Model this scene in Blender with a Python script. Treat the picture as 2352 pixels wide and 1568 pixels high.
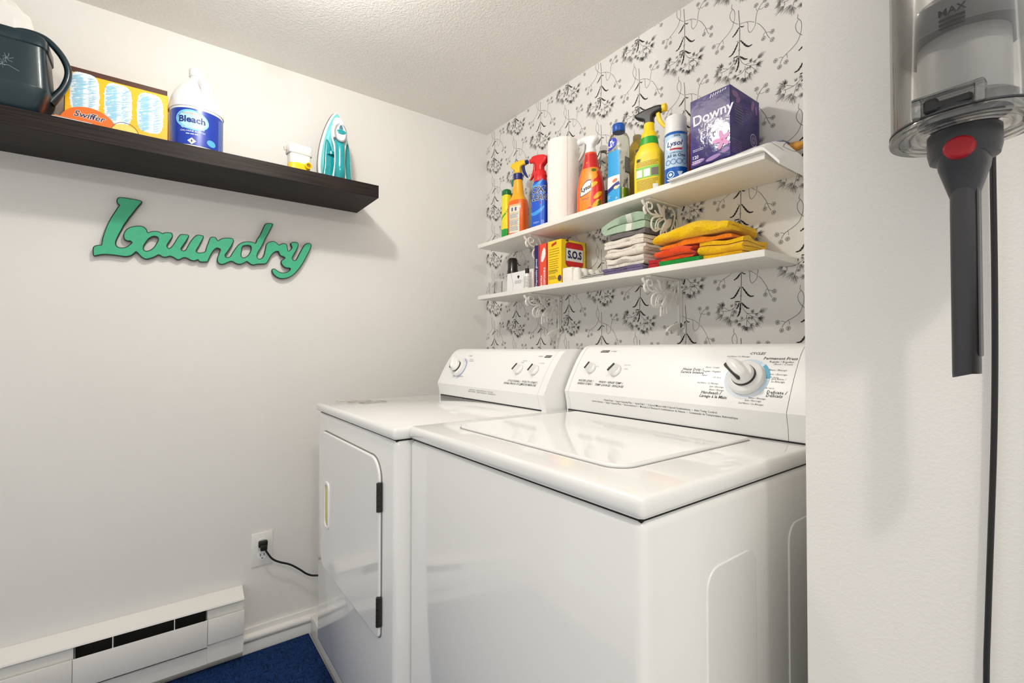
import bpy, bmesh, math, random
from mathutils import Vector, Matrix, noise

SC = bpy.context.scene
COL = SC.collection
for _o in list(bpy.data.objects):
    bpy.data.objects.remove(_o)

# ------------------------------------------------------------------ camera
cam_d = bpy.data.cameras.new('camera')
cam = bpy.data.objects.new('camera', cam_d)
COL.objects.link(cam)
SC.camera = cam
cam_d.sensor_fit = 'HORIZONTAL'
cam_d.sensor_width = 36.0
cam_d.lens = 36.0 * 1077.3747 / 2352.0
cam_d.clip_start = 0.02
CAM = Vector((2.0773, -1.3904, 1.1748))
_yaw, _pit, _rol = math.radians(36.9071), math.radians(0.8693), math.radians(0.035)
_fw = Vector((-math.cos(_yaw) * math.cos(_pit), math.sin(_yaw) * math.cos(_pit), math.sin(_pit)))
_r = _fw.cross(Vector((0, 0, 1))).normalized()
_u = _r.cross(_fw)
_r2 = _r * math.cos(_rol) + _u * math.sin(_rol)
_u2 = -_r * math.sin(_rol) + _u * math.cos(_rol)
_m = Matrix((_r2, _u2, -_fw)).transposed().to_4x4()
_m.translation = CAM
cam.matrix_world = _m

# ------------------------------------------------------------------ world, exposure
wd = bpy.data.worlds.new('world')
SC.world = wd
wd.use_nodes = True
wd.node_tree.nodes['Background'].inputs[0].default_value = (1.0, 0.995, 0.985, 1)
wd.node_tree.nodes['Background'].inputs[1].default_value = 0.76
SC.view_settings.view_transform = 'Standard'
SC.view_settings.look = 'None'
SC.view_settings.gamma = 1.0
SC.view_settings.use_curve_mapping = False
SC.view_settings.exposure = 0.06
SC.cycles.max_bounces = 8
SC.cycles.diffuse_bounces = 5
SC.cycles.glossy_bounces = 4
SC.cycles.transparent_max_bounces = 16
SC.cycles.caustics_reflective = False
SC.cycles.caustics_refractive = False
SC.cycles.sample_clamp_indirect = 6.0
# the two ceiling bulbs of the room (their fittings are built further down)
LAMPS = [((0.87, -1.14, 2.225), 18.5), ((2.50, -1.36, 2.225), 22.0)]

# ------------------------------------------------------------------ materials
def lin(c):
    c = c / 255.0
    return c / 12.92 if c <= 0.04045 else ((c + 0.055) / 1.055) ** 2.4

_mats = {}
def mat(name, rgb, rough=0.5, metal=0.0, var=0.04, nscale=40.0, bump=0.0, bscale=200.0, coat=0.0, spec=0.5,
        emit=0.0, trans=0.0, sss=0.0):
    if name in _mats:
        return _mats[name]
    m = bpy.data.materials.new(name)
    m.use_nodes = True
    nt = m.node_tree
    b = nt.nodes['Principled BSDF']
    col = (lin(rgb[0]), lin(rgb[1]), lin(rgb[2]), 1)
    tc = nt.nodes.new('ShaderNodeTexCoord')
    nz = nt.nodes.new('ShaderNodeTexNoise')
    nz.inputs['Scale'].default_value = nscale
    nz.inputs['Detail'].default_value = 3
    nt.links.new(tc.outputs['Object'], nz.inputs['Vector'])
    rp = nt.nodes.new('ShaderNodeValToRGB')
    rp.color_ramp.elements[0].position = 0.3
    rp.color_ramp.elements[1].position = 0.7
    rp.color_ramp.elements[0].color = tuple(max(0, x * (1 - var)) for x in col[:3]) + (1,)
    rp.color_ramp.elements[1].color = tuple(min(1, x * (1 + var)) for x in col[:3]) + (1,)
    nt.links.new(nz.outputs['Fac'], rp.inputs['Fac'])
    nt.links.new(rp.outputs['Color'], b.inputs['Base Color'])
    b.inputs['Roughness'].default_value = rough
    b.inputs['Metallic'].default_value = metal
    b.inputs['Specular IOR Level'].default_value = spec
    if coat:
        b.inputs['Coat Weight'].default_value = coat
        b.inputs['Coat Roughness'].default_value = 0.08
    if trans:
        b.inputs['Transmission Weight'].default_value = trans
    if bump:
        n2 = nt.nodes.new('ShaderNodeTexNoise')
        n2.inputs['Scale'].default_value = bscale
        n2.inputs['Detail'].default_value = 4
        nt.links.new(tc.outputs['Object'], n2.inputs['Vector'])
        bp = nt.nodes.new('ShaderNodeBump')
        bp.inputs['Strength'].default_value = bump
        bp.inputs['Distance'].default_value = 0.004
        nt.links.new(n2.outputs['Fac'], bp.inputs['Height'])
        nt.links.new(bp.outputs['Normal'], b.inputs['Normal'])
        if coat:
            nt.links.new(bp.outputs['Normal'], b.inputs['Coat Normal'])
    if emit:
        b.inputs['Emission Color'].default_value = col
        b.inputs['Emission Strength'].default_value = emit
    _mats[name] = m
    return m

def clear_mat(name, rgb=(235, 240, 240), gloss=0.12, tint=1.0, rough=0.04, milky=False):
    """thin clear plastic: mostly see-through, with a grazing gloss"""
    if name in _mats:
        return _mats[name]
    m = bpy.data.materials.new(name)
    m.use_nodes = True
    nt = m.node_tree
    nt.nodes.remove(nt.nodes['Principled BSDF'])
    out = nt.nodes['Material Output']
    tr = nt.nodes.new('ShaderNodeBsdfTransparent')
    tr.inputs[0].default_value = (lin(rgb[0]) * tint, lin(rgb[1]) * tint, lin(rgb[2]) * tint, 1)
    gl = nt.nodes.new('ShaderNodeBsdfDiffuse' if milky else 'ShaderNodeBsdfGlossy')
    if not milky:
        gl.inputs['Roughness'].default_value = rough
    fr = nt.nodes.new('ShaderNodeLayerWeight')
    fr.inputs['Blend'].default_value = 0.25
    nz = nt.nodes.new('ShaderNodeTexNoise')
    nz.inputs['Scale'].default_value = 30
    ml = nt.nodes.new('ShaderNodeMath'); ml.operation = 'MULTIPLY_ADD'
    ml.inputs[1].default_value = 0.75
    ml.inputs[2].default_value = gloss * 0.4
    mx = nt.nodes.new('ShaderNodeMixShader')
    nt.links.new(fr.outputs['Fresnel'], ml.inputs[0])
    nt.links.new(ml.outputs[0], mx.inputs[0])
    nt.links.new(tr.outputs[0], mx.inputs[1])
    nt.links.new(gl.outputs[0], mx.inputs[2])
    nt.links.new(mx.outputs[0], out.inputs['Surface'])
    _mats[name] = m
    return m

def flat(rgb, rough=0.45):
    return mat('print_%d_%d_%d' % rgb, rgb, rough, var=0.02)

def wood_mat(name, dark, light, rough=0.45):
    m = mat(name, dark, rough, var=0.0)
    nt = m.node_tree
    b = nt.nodes['Principled BSDF']
    b.inputs['Specular IOR Level'].default_value = 0.2
    tc = nt.nodes.new('ShaderNodeTexCoord')
    mp = nt.nodes.new('ShaderNodeMapping')
    mp.inputs['Scale'].default_value = (120, 3, 160)
    nz = nt.nodes.new('ShaderNodeTexNoise')
    nz.inputs['Scale'].default_value = 1.6
    nz.inputs['Detail'].default_value = 6
    nz.inputs['Distortion'].default_value = 0.6
    rp = nt.nodes.new('ShaderNodeValToRGB')
    rp.color_ramp.elements[0].position = 0.35
    rp.color_ramp.elements[1].position = 0.68
    rp.color_ramp.elements[0].color = tuple(lin(x) for x in dark) + (1,)
    rp.color_ramp.elements[1].color = tuple(lin(x) for x in light) + (1,)
    nt.links.new(tc.outputs['Object'], mp.inputs['Vector'])
    nt.links.new(mp.outputs['Vector'], nz.inputs['Vector'])
    nt.links.new(nz.outputs['Fac'], rp.inputs['Fac'])
    nt.links.new(rp.outputs['Color'], b.inputs['Base Color'])
    bp = nt.nodes.new('ShaderNodeBump')
    bp.inputs['Strength'].default_value = 0.25
    bp.inputs['Distance'].default_value = 0.001
    nt.links.new(nz.outputs['Fac'], bp.inputs['Height'])
    nt.links.new(bp.outputs['Normal'], b.inputs['Normal'])
    return m

def rug_mat():
    m = mat('rug_blue', (20, 44, 96), 0.95, var=0.0, spec=0.1)
    nt = m.node_tree
    b = nt.nodes['Principled BSDF']
    tc = nt.nodes.new('ShaderNodeTexCoord')
    def nzn(sc, rot, dist=0.0):
        mp = nt.nodes.new('ShaderNodeMapping')
        mp.inputs['Scale'].default_value = rot
        n = nt.nodes.new('ShaderNodeTexNoise')
        n.inputs['Scale'].default_value = sc
        n.inputs['Detail'].default_value = 5
        nt.links.new(tc.outputs['Object'], mp.inputs['Vector'])
        nt.links.new(mp.outputs['Vector'], n.inputs['Vector'])
        return n
    ck = nt.nodes.new('ShaderNodeTexChecker')
    ck.inputs['Scale'].default_value = 24
    nt.links.new(tc.outputs['Object'], ck.inputs['Vector'])
    n1 = nzn(60, (6, 1, 1)); n2 = nzn(60, (1, 6, 1)); n3 = nzn(420, (1, 1, 1))
    mx = nt.nodes.new('ShaderNodeMix'); mx.data_type = 'FLOAT'
    nt.links.new(ck.outputs['Fac'], mx.inputs[0])
    nt.links.new(n1.outputs['Fac'], mx.inputs[2]); nt.links.new(n2.outputs['Fac'], mx.inputs[3])
    ad = nt.nodes.new('ShaderNodeMath'); ad.operation = 'MULTIPLY_ADD'; ad.inputs[1].default_value = 0.6
    nt.links.new(n3.outputs['Fac'], ad.inputs[0]); nt.links.new(mx.outputs[0], ad.inputs[2])
    rp = nt.nodes.new('ShaderNodeValToRGB')
    rp.color_ramp.elements[0].position = 0.6
    rp.color_ramp.elements[1].position = 1.0
    rp.color_ramp.elements[0].color = (lin(10), lin(24), lin(54), 1)
    rp.color_ramp.elements[1].color = (lin(36), lin(70), lin(126), 1)
    nt.links.new(ad.outputs[0], rp.inputs['Fac'])
    nt.links.new(rp.outputs['Color'], b.inputs['Base Color'])
    bp = nt.nodes.new('ShaderNodeBump')
    bp.inputs['Strength'].default_value = 0.8
    bp.inputs['Distance'].default_value = 0.004
    nt.links.new(ad.outputs[0], bp.inputs['Height'])
    nt.links.new(bp.outputs['Normal'], b.inputs['Normal'])
    return m

# ------------------------------------------------------------------ mesh helpers
def finish(me, ang=35.0):
    me.validate()
    if len(me.polygons):
        me.shade_smooth()
        me.set_sharp_from_angle(angle=math.radians(ang))
    return me

def mesh(verts, faces, ang=35.0):
    me = bpy.data.meshes.new('shape')
    me.from_pydata([tuple(v) for v in verts], [], faces)
    return finish(me, ang)

PRINT = {'lettering', 'lettering_outline', 'fine_print', 'label_print', 'side_print', 'feather_strokes', 'logo_lettering', 'flower_relief', 'max_mark'}

def obj(name, me, m=None, parent=None, loc=None, rotz=None):
    o = bpy.data.objects.new(name, me)
    COL.objects.link(o)
    me.name = name
    if name in PRINT:
        o['kind'] = 'stuff'
    if m is not None and len(me.materials) == 0:
        me.materials.append(m)
    if parent is not None:
        o.parent = parent
    if loc is not None:
        o.location = loc
    if rotz is not None:
        o.rotation_euler = (0, 0, rotz)
    return o

def wobj(name, me, m, parent):
    """a part whose mesh is given in room coordinates"""
    me.transform(Matrix.Translation(-parent.location))
    return obj(name, me, m, parent)

def tag(o, label, cat, group=None):
    o['label'] = label
    o['category'] = cat
    if group:
        o['group'] = group
    return o

def thing(name, label, cat, loc=(0, 0, 0), rotz=0.0, group=None):
    o = bpy.data.objects.new(name, None)
    o.empty_display_size = 0.02
    COL.objects.link(o)
    o.location = loc
    o.rotation_euler = (0, 0, rotz)
    return tag(o, label, cat, group)

def struct(name, me, m, parent=None):
    o = obj(name, me, m, parent)
    if parent is None:
        o['kind'] = 'structure'
    return o

def joinm(*mes):
    verts, faces = [], []
    for me in mes:
        k = len(verts)
        verts += [v.co.copy() for v in me.vertices]
        faces += [[i + k for i in p.vertices] for p in me.polygons]
    return mesh(verts, faces)

def box(x0, x1, y0, y1, z0, z1, r=0.0, seg=2):
    bm = bmesh.new()
    bmesh.ops.create_cube(bm, size=1.0)
    for v in bm.verts:
        v.co = Vector((x0 + (v.co.x + .5) * (x1 - x0), y0 + (v.co.y + .5) * (y1 - y0), z0 + (v.co.z + .5) * (z1 - z0)))
    if r > 0:
        bmesh.ops.bevel(bm, geom=bm.edges[:], offset=r, segments=seg, profile=0.5, affect='EDGES', clamp_overlap=True)
    bmesh.ops.recalc_face_normals(bm, faces=bm.faces[:])
    me = bpy.data.meshes.new('box')
    bm.to_mesh(me)
    bm.free()
    return finish(me)

def cbox(c, s, r=0.0, seg=2):
    return box(c[0] - s[0] / 2, c[0] + s[0] / 2, c[1] - s[1] / 2, c[1] + s[1] / 2, c[2] - s[2] / 2, c[2] + s[2] / 2, r, seg)

def lathe(prof, n=32, c=(0, 0), cap=True):
    verts, faces = [], []
    for r, z in prof:
        for i in range(n):
            a = 2 * math.pi * i / n
            verts.append((c[0] + r * math.cos(a), c[1] + r * math.sin(a), z))
    for k in range(len(prof) - 1):
        for i in range(n):
            j = (i + 1) % n
            faces.append([k * n + i, k * n + j, (k + 1) * n + j, (k + 1) * n + i])
    if cap:
        faces.append(list(range(n))[::-1])
        faces.append([(len(prof) - 1) * n + i for i in range(n)])
    return mesh(verts, faces)

def smooth_path(pts, sub=4, closed=False):
    P = [Vector(p) for p in pts]
    n = len(P)
    out = []
    rng = range(n) if closed else range(n - 1)
    for i in rng:
        p0 = P[(i - 1) % n] if (closed or i > 0) else P[0]
        p1, p2 = P[i], P[(i + 1) % n]
        p3 = P[(i + 2) % n] if (closed or i + 2 < n) else P[-1]
        for k in range(sub):
            t = k / sub
            out.append(0.5 * ((2 * p1) + (-p0 + p2) * t + (2 * p0 - 5 * p1 + 4 * p2 - p3) * t * t + (-p0 + 3 * p1 - 3 * p2 + p3) * t ** 3))
    if not closed:
        out.append(P[-1])
    return out

def tube(pts, r, n=8, sub=4, flatn=None, flat_k=1.0, raw=False):
    """round tube through points; r is a number or a list (one per given point)"""
    path = [Vector(p) for p in pts] if raw else smooth_path(pts, sub)
    m = len(path)
    if isinstance(r, (int, float)):
        R = [r] * m
    else:
        R = []
        for i in range(m):
            f = i / (m - 1) * (len(r) - 1)
            k = min(int(f), len(r) - 2)
            R.append(r[k] + (r[k + 1] - r[k]) * (f - k))
    verts, faces = [], []
    prev = None
    for i, p in enumerate(path):
        t = (path[min(i + 1, m - 1)] - path[max(i - 1, 0)]).normalized()
        if prev is None:
            a = Vector((0, 0, 1)) if abs(t.z) < 0.9 else Vector((1, 0, 0))
            if flatn is not None:
                a = Vector(flatn)
            nrm = (a - t * a.dot(t)).normalized()
        else:
            nrm = (prev - t * prev.dot(t)).normalized()
        prev = nrm
        bn = t.cross(nrm)
        for k in range(n):
            a = 2 * math.pi * k / n
            verts.append(p + nrm * (math.cos(a) * R[i] * flat_k) + bn * (math.sin(a) * R[i]))
    for i in range(m - 1):
        for k in range(n):
            j = (k + 1) % n
            faces.append([i * n + k, i * n + j, (i + 1) * n + j, (i + 1) * n + k])
    faces.append(list(range(n))[::-1])
    faces.append([(m - 1) * n + k for k in range(n)])
    return mesh(verts, faces, 50)

def curve_mesh(polys, depth=0.0, bevel=0.0, offset=0.0, bres=1):
    """filled 2D outlines (first solid, others holes) in the xy plane, centred in z, thickness = depth"""
    cu = bpy.data.curves.new('c', 'CURVE')
    cu.dimensions = '2D'
    cu.fill_mode = 'BOTH'
    cu.extrude = max(0.0, depth / 2 - bevel)
    cu.bevel_depth = bevel
    cu.bevel_resolution = bres
    cu.offset = offset - bevel
    for p in polys:
        s = cu.splines.new('POLY')
        s.points.add(len(p) - 1)
        for q, c in zip(s.points, p):
            q.co = (c[0], c[1], 0, 1)
        s.use_cyclic_u = True
    o = bpy.data.objects.new('c', cu)
    COL.objects.link(o)
    dg = bpy.context.evaluated_depsgraph_get()
    me = bpy.data.meshes.new_from_object(o.evaluated_get(dg))
    bpy.data.objects.remove(o)
    bpy.data.curves.remove(cu)
    return finish(me)

_tc = {}
def text_mesh(body, size, align='CENTER', bold=0.0, shear=0.0, depth=0.0, wide=1.0):
    key = (body, size, align, bold, shear, depth, wide)
    if key not in _tc:
        cu = bpy.data.curves.new('t', 'FONT')
        cu.body = body
        cu.size = size
        cu.align_x = align
        cu.align_y = 'CENTER'
        cu.shear = shear
        cu.offset = bold * size
        cu.extrude = depth / 2
        cu.resolution_u = 3 if size > 0.012 else 1
        o = bpy.data.objects.new('t', cu)
        COL.objects.link(o)
        dg = bpy.context.evaluated_depsgraph_get()
        me = bpy.data.meshes.new_from_object(o.evaluated_get(dg))
        bpy.data.objects.remove(o)
        bpy.data.curves.remove(cu)
        for v in me.vertices:
            v.co.x *= wide
        _tc[key] = me
    return _tc[key].copy()

# flat shapes in the xy plane, later laid on a box face or round a bottle
def d_rect(x0, x1, y0, y1, nx=1, ny=1):
    v = [(x0 + (x1 - x0) * i / nx, y0 + (y1 - y0) * j / ny, 0) for j in range(ny + 1) for i in range(nx + 1)]
    f = [[j * (nx + 1) + i, j * (nx + 1) + i + 1, (j + 1) * (nx + 1) + i + 1, (j + 1) * (nx + 1) + i] for j in range(ny) for i in range(nx)]
    return mesh(v, f)

def d_ell(cx, cy, rx, ry, n=28, rings=1, rot=0.0, fn=None):
    v = [(0, 0)]
    for k in range(1, rings + 1):
        for i in range(n):
            a = 2 * math.pi * i / n
            s = (fn(a) if fn else 1.0) * k / rings
            v.append((rx * s * math.cos(a), ry * s * math.sin(a)))
    f = [[0, 1 + i, 1 + (i + 1) % n] for i in range(n)]
    for k in range(rings - 1):
        for i in range(n):
            j = (i + 1) % n
            f.append([1 + k * n + i, 1 + (k + 1) * n + i, 1 + (k + 1) * n + j, 1 + k * n + j])
    c, s = math.cos(rot), math.sin(rot)
    return mesh([(cx + x * c - y * s, cy + x * s + y * c, 0) for x, y in v], f)

def d_poly(pts):
    return mesh([(p[0], p[1], 0) for p in pts], [list(range(len(pts)))])

def d_ring(cx, cy, r0, r1, a0=0.0, a1=360.0, n=40):
    v, f = [], []
    for i in range(n + 1):
        a = math.radians(a0 + (a1 - a0) * i / n)
        v += [(cx + r0 * math.cos(a), cy + r0 * math.sin(a), 0), (cx + r1 * math.cos(a), cy + r1 * math.sin(a), 0)]
        if i:
            k = 2 * i
            f.append([k - 2, k - 1, k + 1, k])
    return mesh(v, f)

def d_line(pts, w):
    """a flat stroke of width w (number or list)"""
    P = [Vector((p[0], p[1])) for p in pts]
    n = len(P)
    v, f = [], []
    for i in range(n):
        t = (P[min(i + 1, n - 1)] - P[max(i - 1, 0)])
        if t.length < 1e-9:
            t = Vector((1, 0))
        t.normalize()
        nn = Vector((-t.y, t.x)) * ((w if isinstance(w, (int, float)) else w[i]) / 2)
        v += [(P[i].x + nn.x, P[i].y + nn.y, 0), (P[i].x - nn.x, P[i].y - nn.y, 0)]
        if i:
            k = 2 * i
            f.append([k - 2, k - 1, k + 1, k])
    return mesh(v, f)

def d_shift(me, dx, dy, rot=0.0):
    c, s = math.cos(rot), math.sin(rot)
    for v in me.vertices:
        x, y = v.co.x, v.co.y
        v.co.x, v.co.y = dx + x * c - y * s, dy + x * s + y * c
    return me

def lay(me, o, xd, yd, off=0.0004):
    """lay a flat shape on the plane through o with axes xd, yd"""
    o, xd, yd = Vector(o), Vector(xd).normalized(), Vector(yd).normalized()
    n = xd.cross(yd)
    for v in me.vertices:
        v.co = o + xd * v.co.x + yd * v.co.y + n * (off + v.co.z)
    return me

def text_lines(x0, x1, y0, dy, n, h, seed=0, ragged=0.25):
    """rows of unreadably small print, as broken thin bars"""
    rnd = random.Random(seed)
    ms = []
    for k in range(n):
        x = x0
        end = x1 - (x1 - x0) * ragged * rnd.random()
        y = y0 - dy * k
        while x < end:
            w = min(end - x, h * rnd.uniform(1.5, 5))
            ms.append(d_rect(x, x + w, y - h / 2, y + h / 2))
            x += w + h * 0.7
    return joinm(*ms)

class Loft:
    """closed body through superellipse sections (z, rx, ry, exponent, ox, oy)"""
    def __init__(self, secs, n=40, sub=1):
        S = [tuple(list(s) + [2.0, 0.0, 0.0][len(s) - 3:]) for s in secs]
        if sub > 1:
            S = [tuple(v) for v in _catmull(S, sub)]
        self.S, self.n = S, n
    def sec(self, z):
        S = self.S
        if z <= S[0][0]:
            return S[0]
        for a, b in zip(S, S[1:]):
            if z <= b[0]:
                t = (z - a[0]) / max(1e-9, b[0] - a[0])
                return tuple(x + (y - x) * t for x, y in zip(a, b))
        return S[-1]
    @staticmethod
    def _p(s, a):
        c, q = math.cos(a), math.sin(a)
        e = 2.0 / s[3]
        return (s[4] + s[1] * math.copysign(abs(c) ** e, c), s[5] + s[2] * math.copysign(abs(q) ** e, q), s[0])
    def mesh(self, z0=None, z1=None):
        S = [s for s in self.S if (z0 is None or s[0] > z0 + 1e-6) and (z1 is None or s[0] < z1 - 1e-6)]
        if z0 is not None:
            S = [tuple([z0] + list(self.sec(z0)[1:]))] + S
        if z1 is not None:
            S = S + [tuple([z1] + list(self.sec(z1)[1:]))]
        n = self.n
        v = [self._p(s, 2 * math.pi * i / n) for s in S for i in range(n)]
        f = [[k * n + i, k * n + (i + 1) % n, (k + 1) * n + (i + 1) % n, (k + 1) * n + i] for k in range(len(S) - 1) for i in range(n)]
        f.append(list(range(n))[::-1])
        f.append([(len(S) - 1) * n + i for i in range(n)])
        return mesh(v, f, 40)
    def wrap(self, me, tc=-90.0, zc=0.0, off=0.0006, zref=None):
        """wrap a flat shape (x along the girth, y up) round the body; x = 0 sits at angle tc"""
        s = list(self.sec(zc if zref is None else zref)); s[4] = s[5] = 0.0
        N = 720
        tab = [0.0]
        a0 = math.radians(tc)
        p = self._p(s, a0 - math.pi)
        for i in range(1, N + 1):
            q = self._p(s, a0 - math.pi + 2 * math.pi * i / N)
            tab.append(tab[-1] + math.hypot(q[0] - p[0], q[1] - p[1]))
            p = q
        mid = tab[N // 2]
        import bisect
        for v in me.vertices:
            t = mid + v.co.x
            k = max(1, min(N, bisect.bisect_left(tab, t)))
            fr = (t - tab[k - 1]) / max(1e-12, tab[k] - tab[k - 1])
            a = a0 - math.pi + 2 * math.pi * (k - 1 + fr) / N
            z = zc + v.co.y
            ss = self.sec(z)
            P = Vector(self._p((z,) + tuple(ss[1:]), a))
            A = Vector(self._p((z,) + tuple(ss[1:]), a + 0.01)); B = Vector(self._p((z,) + tuple(ss[1:]), a - 0.01))
            tg = (A - B).normalized()
            nn = Vector((tg.y, -tg.x, 0))
            v.co = P + nn * (off + v.co.z)
        return me

def _catmull(S, sub):
    out = []
    n = len(S)
    for i in range(n - 1):
        p0, p1, p2, p3 = S[max(i - 1, 0)], S[i], S[i + 1], S[min(i + 2, n - 1)]
        for k in range(sub):
            t = k / sub
            row = []
            for a, b, c, d in zip(p0, p1, p2, p3):
                # keep monotone: limit tangents
                m1 = (c - a) / 2 if (b - a) * (c - b) > 0 else 0
                m2 = (d - b) / 2 if (c - b) * (d - c) > 0 else 0
                h = (c - b)
                if h == 0:
                    m1 = m2 = 0
                t2, t3 = t * t, t ** 3
                row.append((2 * t3 - 3 * t2 + 1) * b + (t3 - 2 * t2 + t) * m1 + (-2 * t3 + 3 * t2) * c + (t3 - t2) * m2)
            out.append(row)
    out.append(S[-1])
    return out

def cut(me, co, no):
    bm = bmesh.new()
    bm.from_mesh(me)
    bmesh.ops.bisect_plane(bm, geom=bm.verts[:] + bm.edges[:] + bm.faces[:], plane_co=co, plane_no=no, clear_outer=True)
    bm.to_mesh(me)
    bm.free()
    return me

# ------------------------------------------------------------------ drawn outlines (millimetres)
STROKES=[(1.5,[(0.0,0.0),(1.4,-24.1),(2.6,-48.1),(2.9,-69.0),(2.4,-92.8),(1.4,-113.6),(0.6,-137.4)]),(0.9,[(-20.7,29.6),(-21.1,23.5),(-22.0,18.4),(-19.3,15.5),(-15.5,10.0),(-12.2,0.6),(-11.8,-10.7),(-13.1,-21.2),(-15.3,-27.7),(-16.8,-32.8),(-21.2,-43.0),(-29.0,-51.5),(-41.5,-59.6),(-51.8,-65.0),(-60.7,-71.3),(-66.4,-79.4),(-68.0,-84.7)]),(0.9,[(-19.3,14.2),(-23.9,8.0),(-26.8,1.5),(-26.4,-9.2),(-22.6,-18.7),(-16.5,-27.6),(-8.9,-35.1),(-0.7,-41.8)]),(0.9,[(4.8,-43.8),(16.4,-46.3),(24.4,-48.9),(32.4,-52.1),(39.5,-57.1),(46.6,-62.8)]),(0.9,[(53.0,-68.6),(60.6,-76.1),(67.5,-86.7),(74.3,-98.6),(78.4,-107.4),(82.4,-119.0),(86.4,-127.7),(90.4,-133.2)]),(0.9,[(24.4,-49.2),(27.7,-56.1),(27.6,-67.9),(28.6,-77.5),(31.4,-83.6),(34.3,-86.4),(39.3,-84.1),(45.1,-78.7),(48.7,-72.4),(49.8,-63.8),(51.0,-53.7),(53.2,-42.3),(56.5,-33.9),(61.0,-27.1),(66.6,-21.2),(72.2,-17.5)]),(0.8,[(51.9,-24.8),(53.2,-30.7),(56.5,-34.2)]),(0.8,[(58.9,-29.8),(65.1,-34.5),(73.4,-33.0)]),(0.8,[(-71.1,-66.9),(-65.5,-67.4),(-60.7,-71.3)]),(0.8,[(-51.8,-65.0),(-49.2,-70.5),(-49.2,-77.4)]),(0.8,[(78.4,-107.4),(73.5,-111.4),(72.1,-117.0)]),(0.8,[(81.1,-111.8),(86.5,-113.2),(90.5,-115.8)]),(0.8,[(-7.1,-91.9),(-4.5,-93.3),(-0.3,-92.1)]),(0.8,[(-3.5,-123.1),(1.0,-121.1),(5.2,-122.7)]),(0.9,[(-0.9,-139.2),(-9.9,-149.0),(-22.7,-157.9),(-33.8,-163.4),(-46.9,-164.4),(-60.1,-163.7)]),(0.9,[(-22.7,-157.9),(-28.3,-172.4),(-33.0,-186.4),(-36.8,-197.3)]),(0.9,[(-33.8,-163.4),(-52.4,-152.6)]),(0.9,[(3.5,-146.8),(7.8,-161.3),(18.3,-174.4)]),(0.9,[(18.3,-174.4),(30.4,-175.9),(47.5,-176.5),(62.6,-171.1)]),(0.9,[(18.3,-174.4),(32.1,-183.7),(57.4,-191.7)]),(0.9,[(32.1,-183.7),(47.3,-203.2)]),(0.9,[(18.2,-178.7),(19.0,-194.9)]),(0.9,[(19.1,-186.2),(7.6,-194.8),(-6.7,-196.9)]),(0.9,[(19.0,-194.9),(17.1,-213.4)]),(0.9,[(19.0,-194.9),(31.9,-211.5)]),(0.9,[(-54.4,-163.6),(-54.5,-174.6)]),(0.9,[(1.2,-138.5),(0.3,-164.7)])]
FLOWERS=[(51.5,-15.3),(77.7,-15.3),(81.9,-33.3),(-80.1,-69.9),(-69.7,-92.8),(-52.0,-87.2),(96.6,-116.5),(72.1,-124.2),(96.4,-140.1)]
LEAVES=[[(0.7,-53.2),(-5.3,-60.9),(-10.7,-66.5),(-19.9,-72.1)],[(4.5,-51.2),(10.4,-56.2),(16.3,-56.4)],[(-1.1,-95.6),(-7.9,-107.2),(-14.1,-117.4),(-21.8,-125.3),(-31.8,-126.9)],[(4.9,-94.5),(13.0,-106.8),(21.7,-119.0),(30.4,-125.3),(39.8,-124.5)],[(-1.4,-138.1),(-9.6,-137.8),(-18.0,-138.0)],[(2.4,-142.0),(9.7,-149.6),(17.1,-157.2),(25.8,-160.6)],[(-4.4,-141.8),(-8.2,-153.6),(-14.4,-159.8)],[(-0.6,-143.4),(-1.5,-162.7),(-5.4,-176.1),(-10.7,-183.2)]]
SPRAYS=[((-54.3,-150.8),(-67.6,-135.2)),((-54.3,-150.8),(-52.3,-139.0)),((-52.5,-155.4),(-73.4,-149.0)),((-63.9,-162.8),(-79.4,-166.6)),((-65.8,-160.0),(-69.6,-156.4)),((-54.5,-174.6),(-75.6,-185.0)),((-37.6,-180.6),(-52.7,-201.0)),((-34.0,-189.6),(-32.3,-210.3)),((-24.5,-152.6),(-29.1,-146.7)),((-20.9,-161.5),(-14.6,-175.3)),((-25.6,-173.7),(-22.9,-182.2)),((54.2,-173.8),(72.5,-165.9)),((32.1,-175.0),(38.2,-165.8)),((44.1,-175.7),(49.1,-182.5)),((52.4,-189.3),(69.0,-193.2)),((50.7,-188.5),(64.0,-199.3)),((32.9,-185.0),(32.9,-192.8)),((45.6,-201.5),(53.9,-216.7)),((7.6,-191.3),(1.4,-186.6)),((-6.7,-195.2),(-21.2,-199.1)),((-1.3,-201.2),(-6.8,-212.9)),((12.8,-209.6),(3.9,-224.9)),((18.9,-212.4),(21.4,-227.6)),((17.1,-213.4),(12.7,-227.1)),((28.5,-208.2),(36.9,-226.0)),((28.5,-206.4),(37.9,-210.9)),((-10.8,-143.2),(-15.4,-146.3)),((21.7,-185.7),(25.1,-189.1))]
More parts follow.
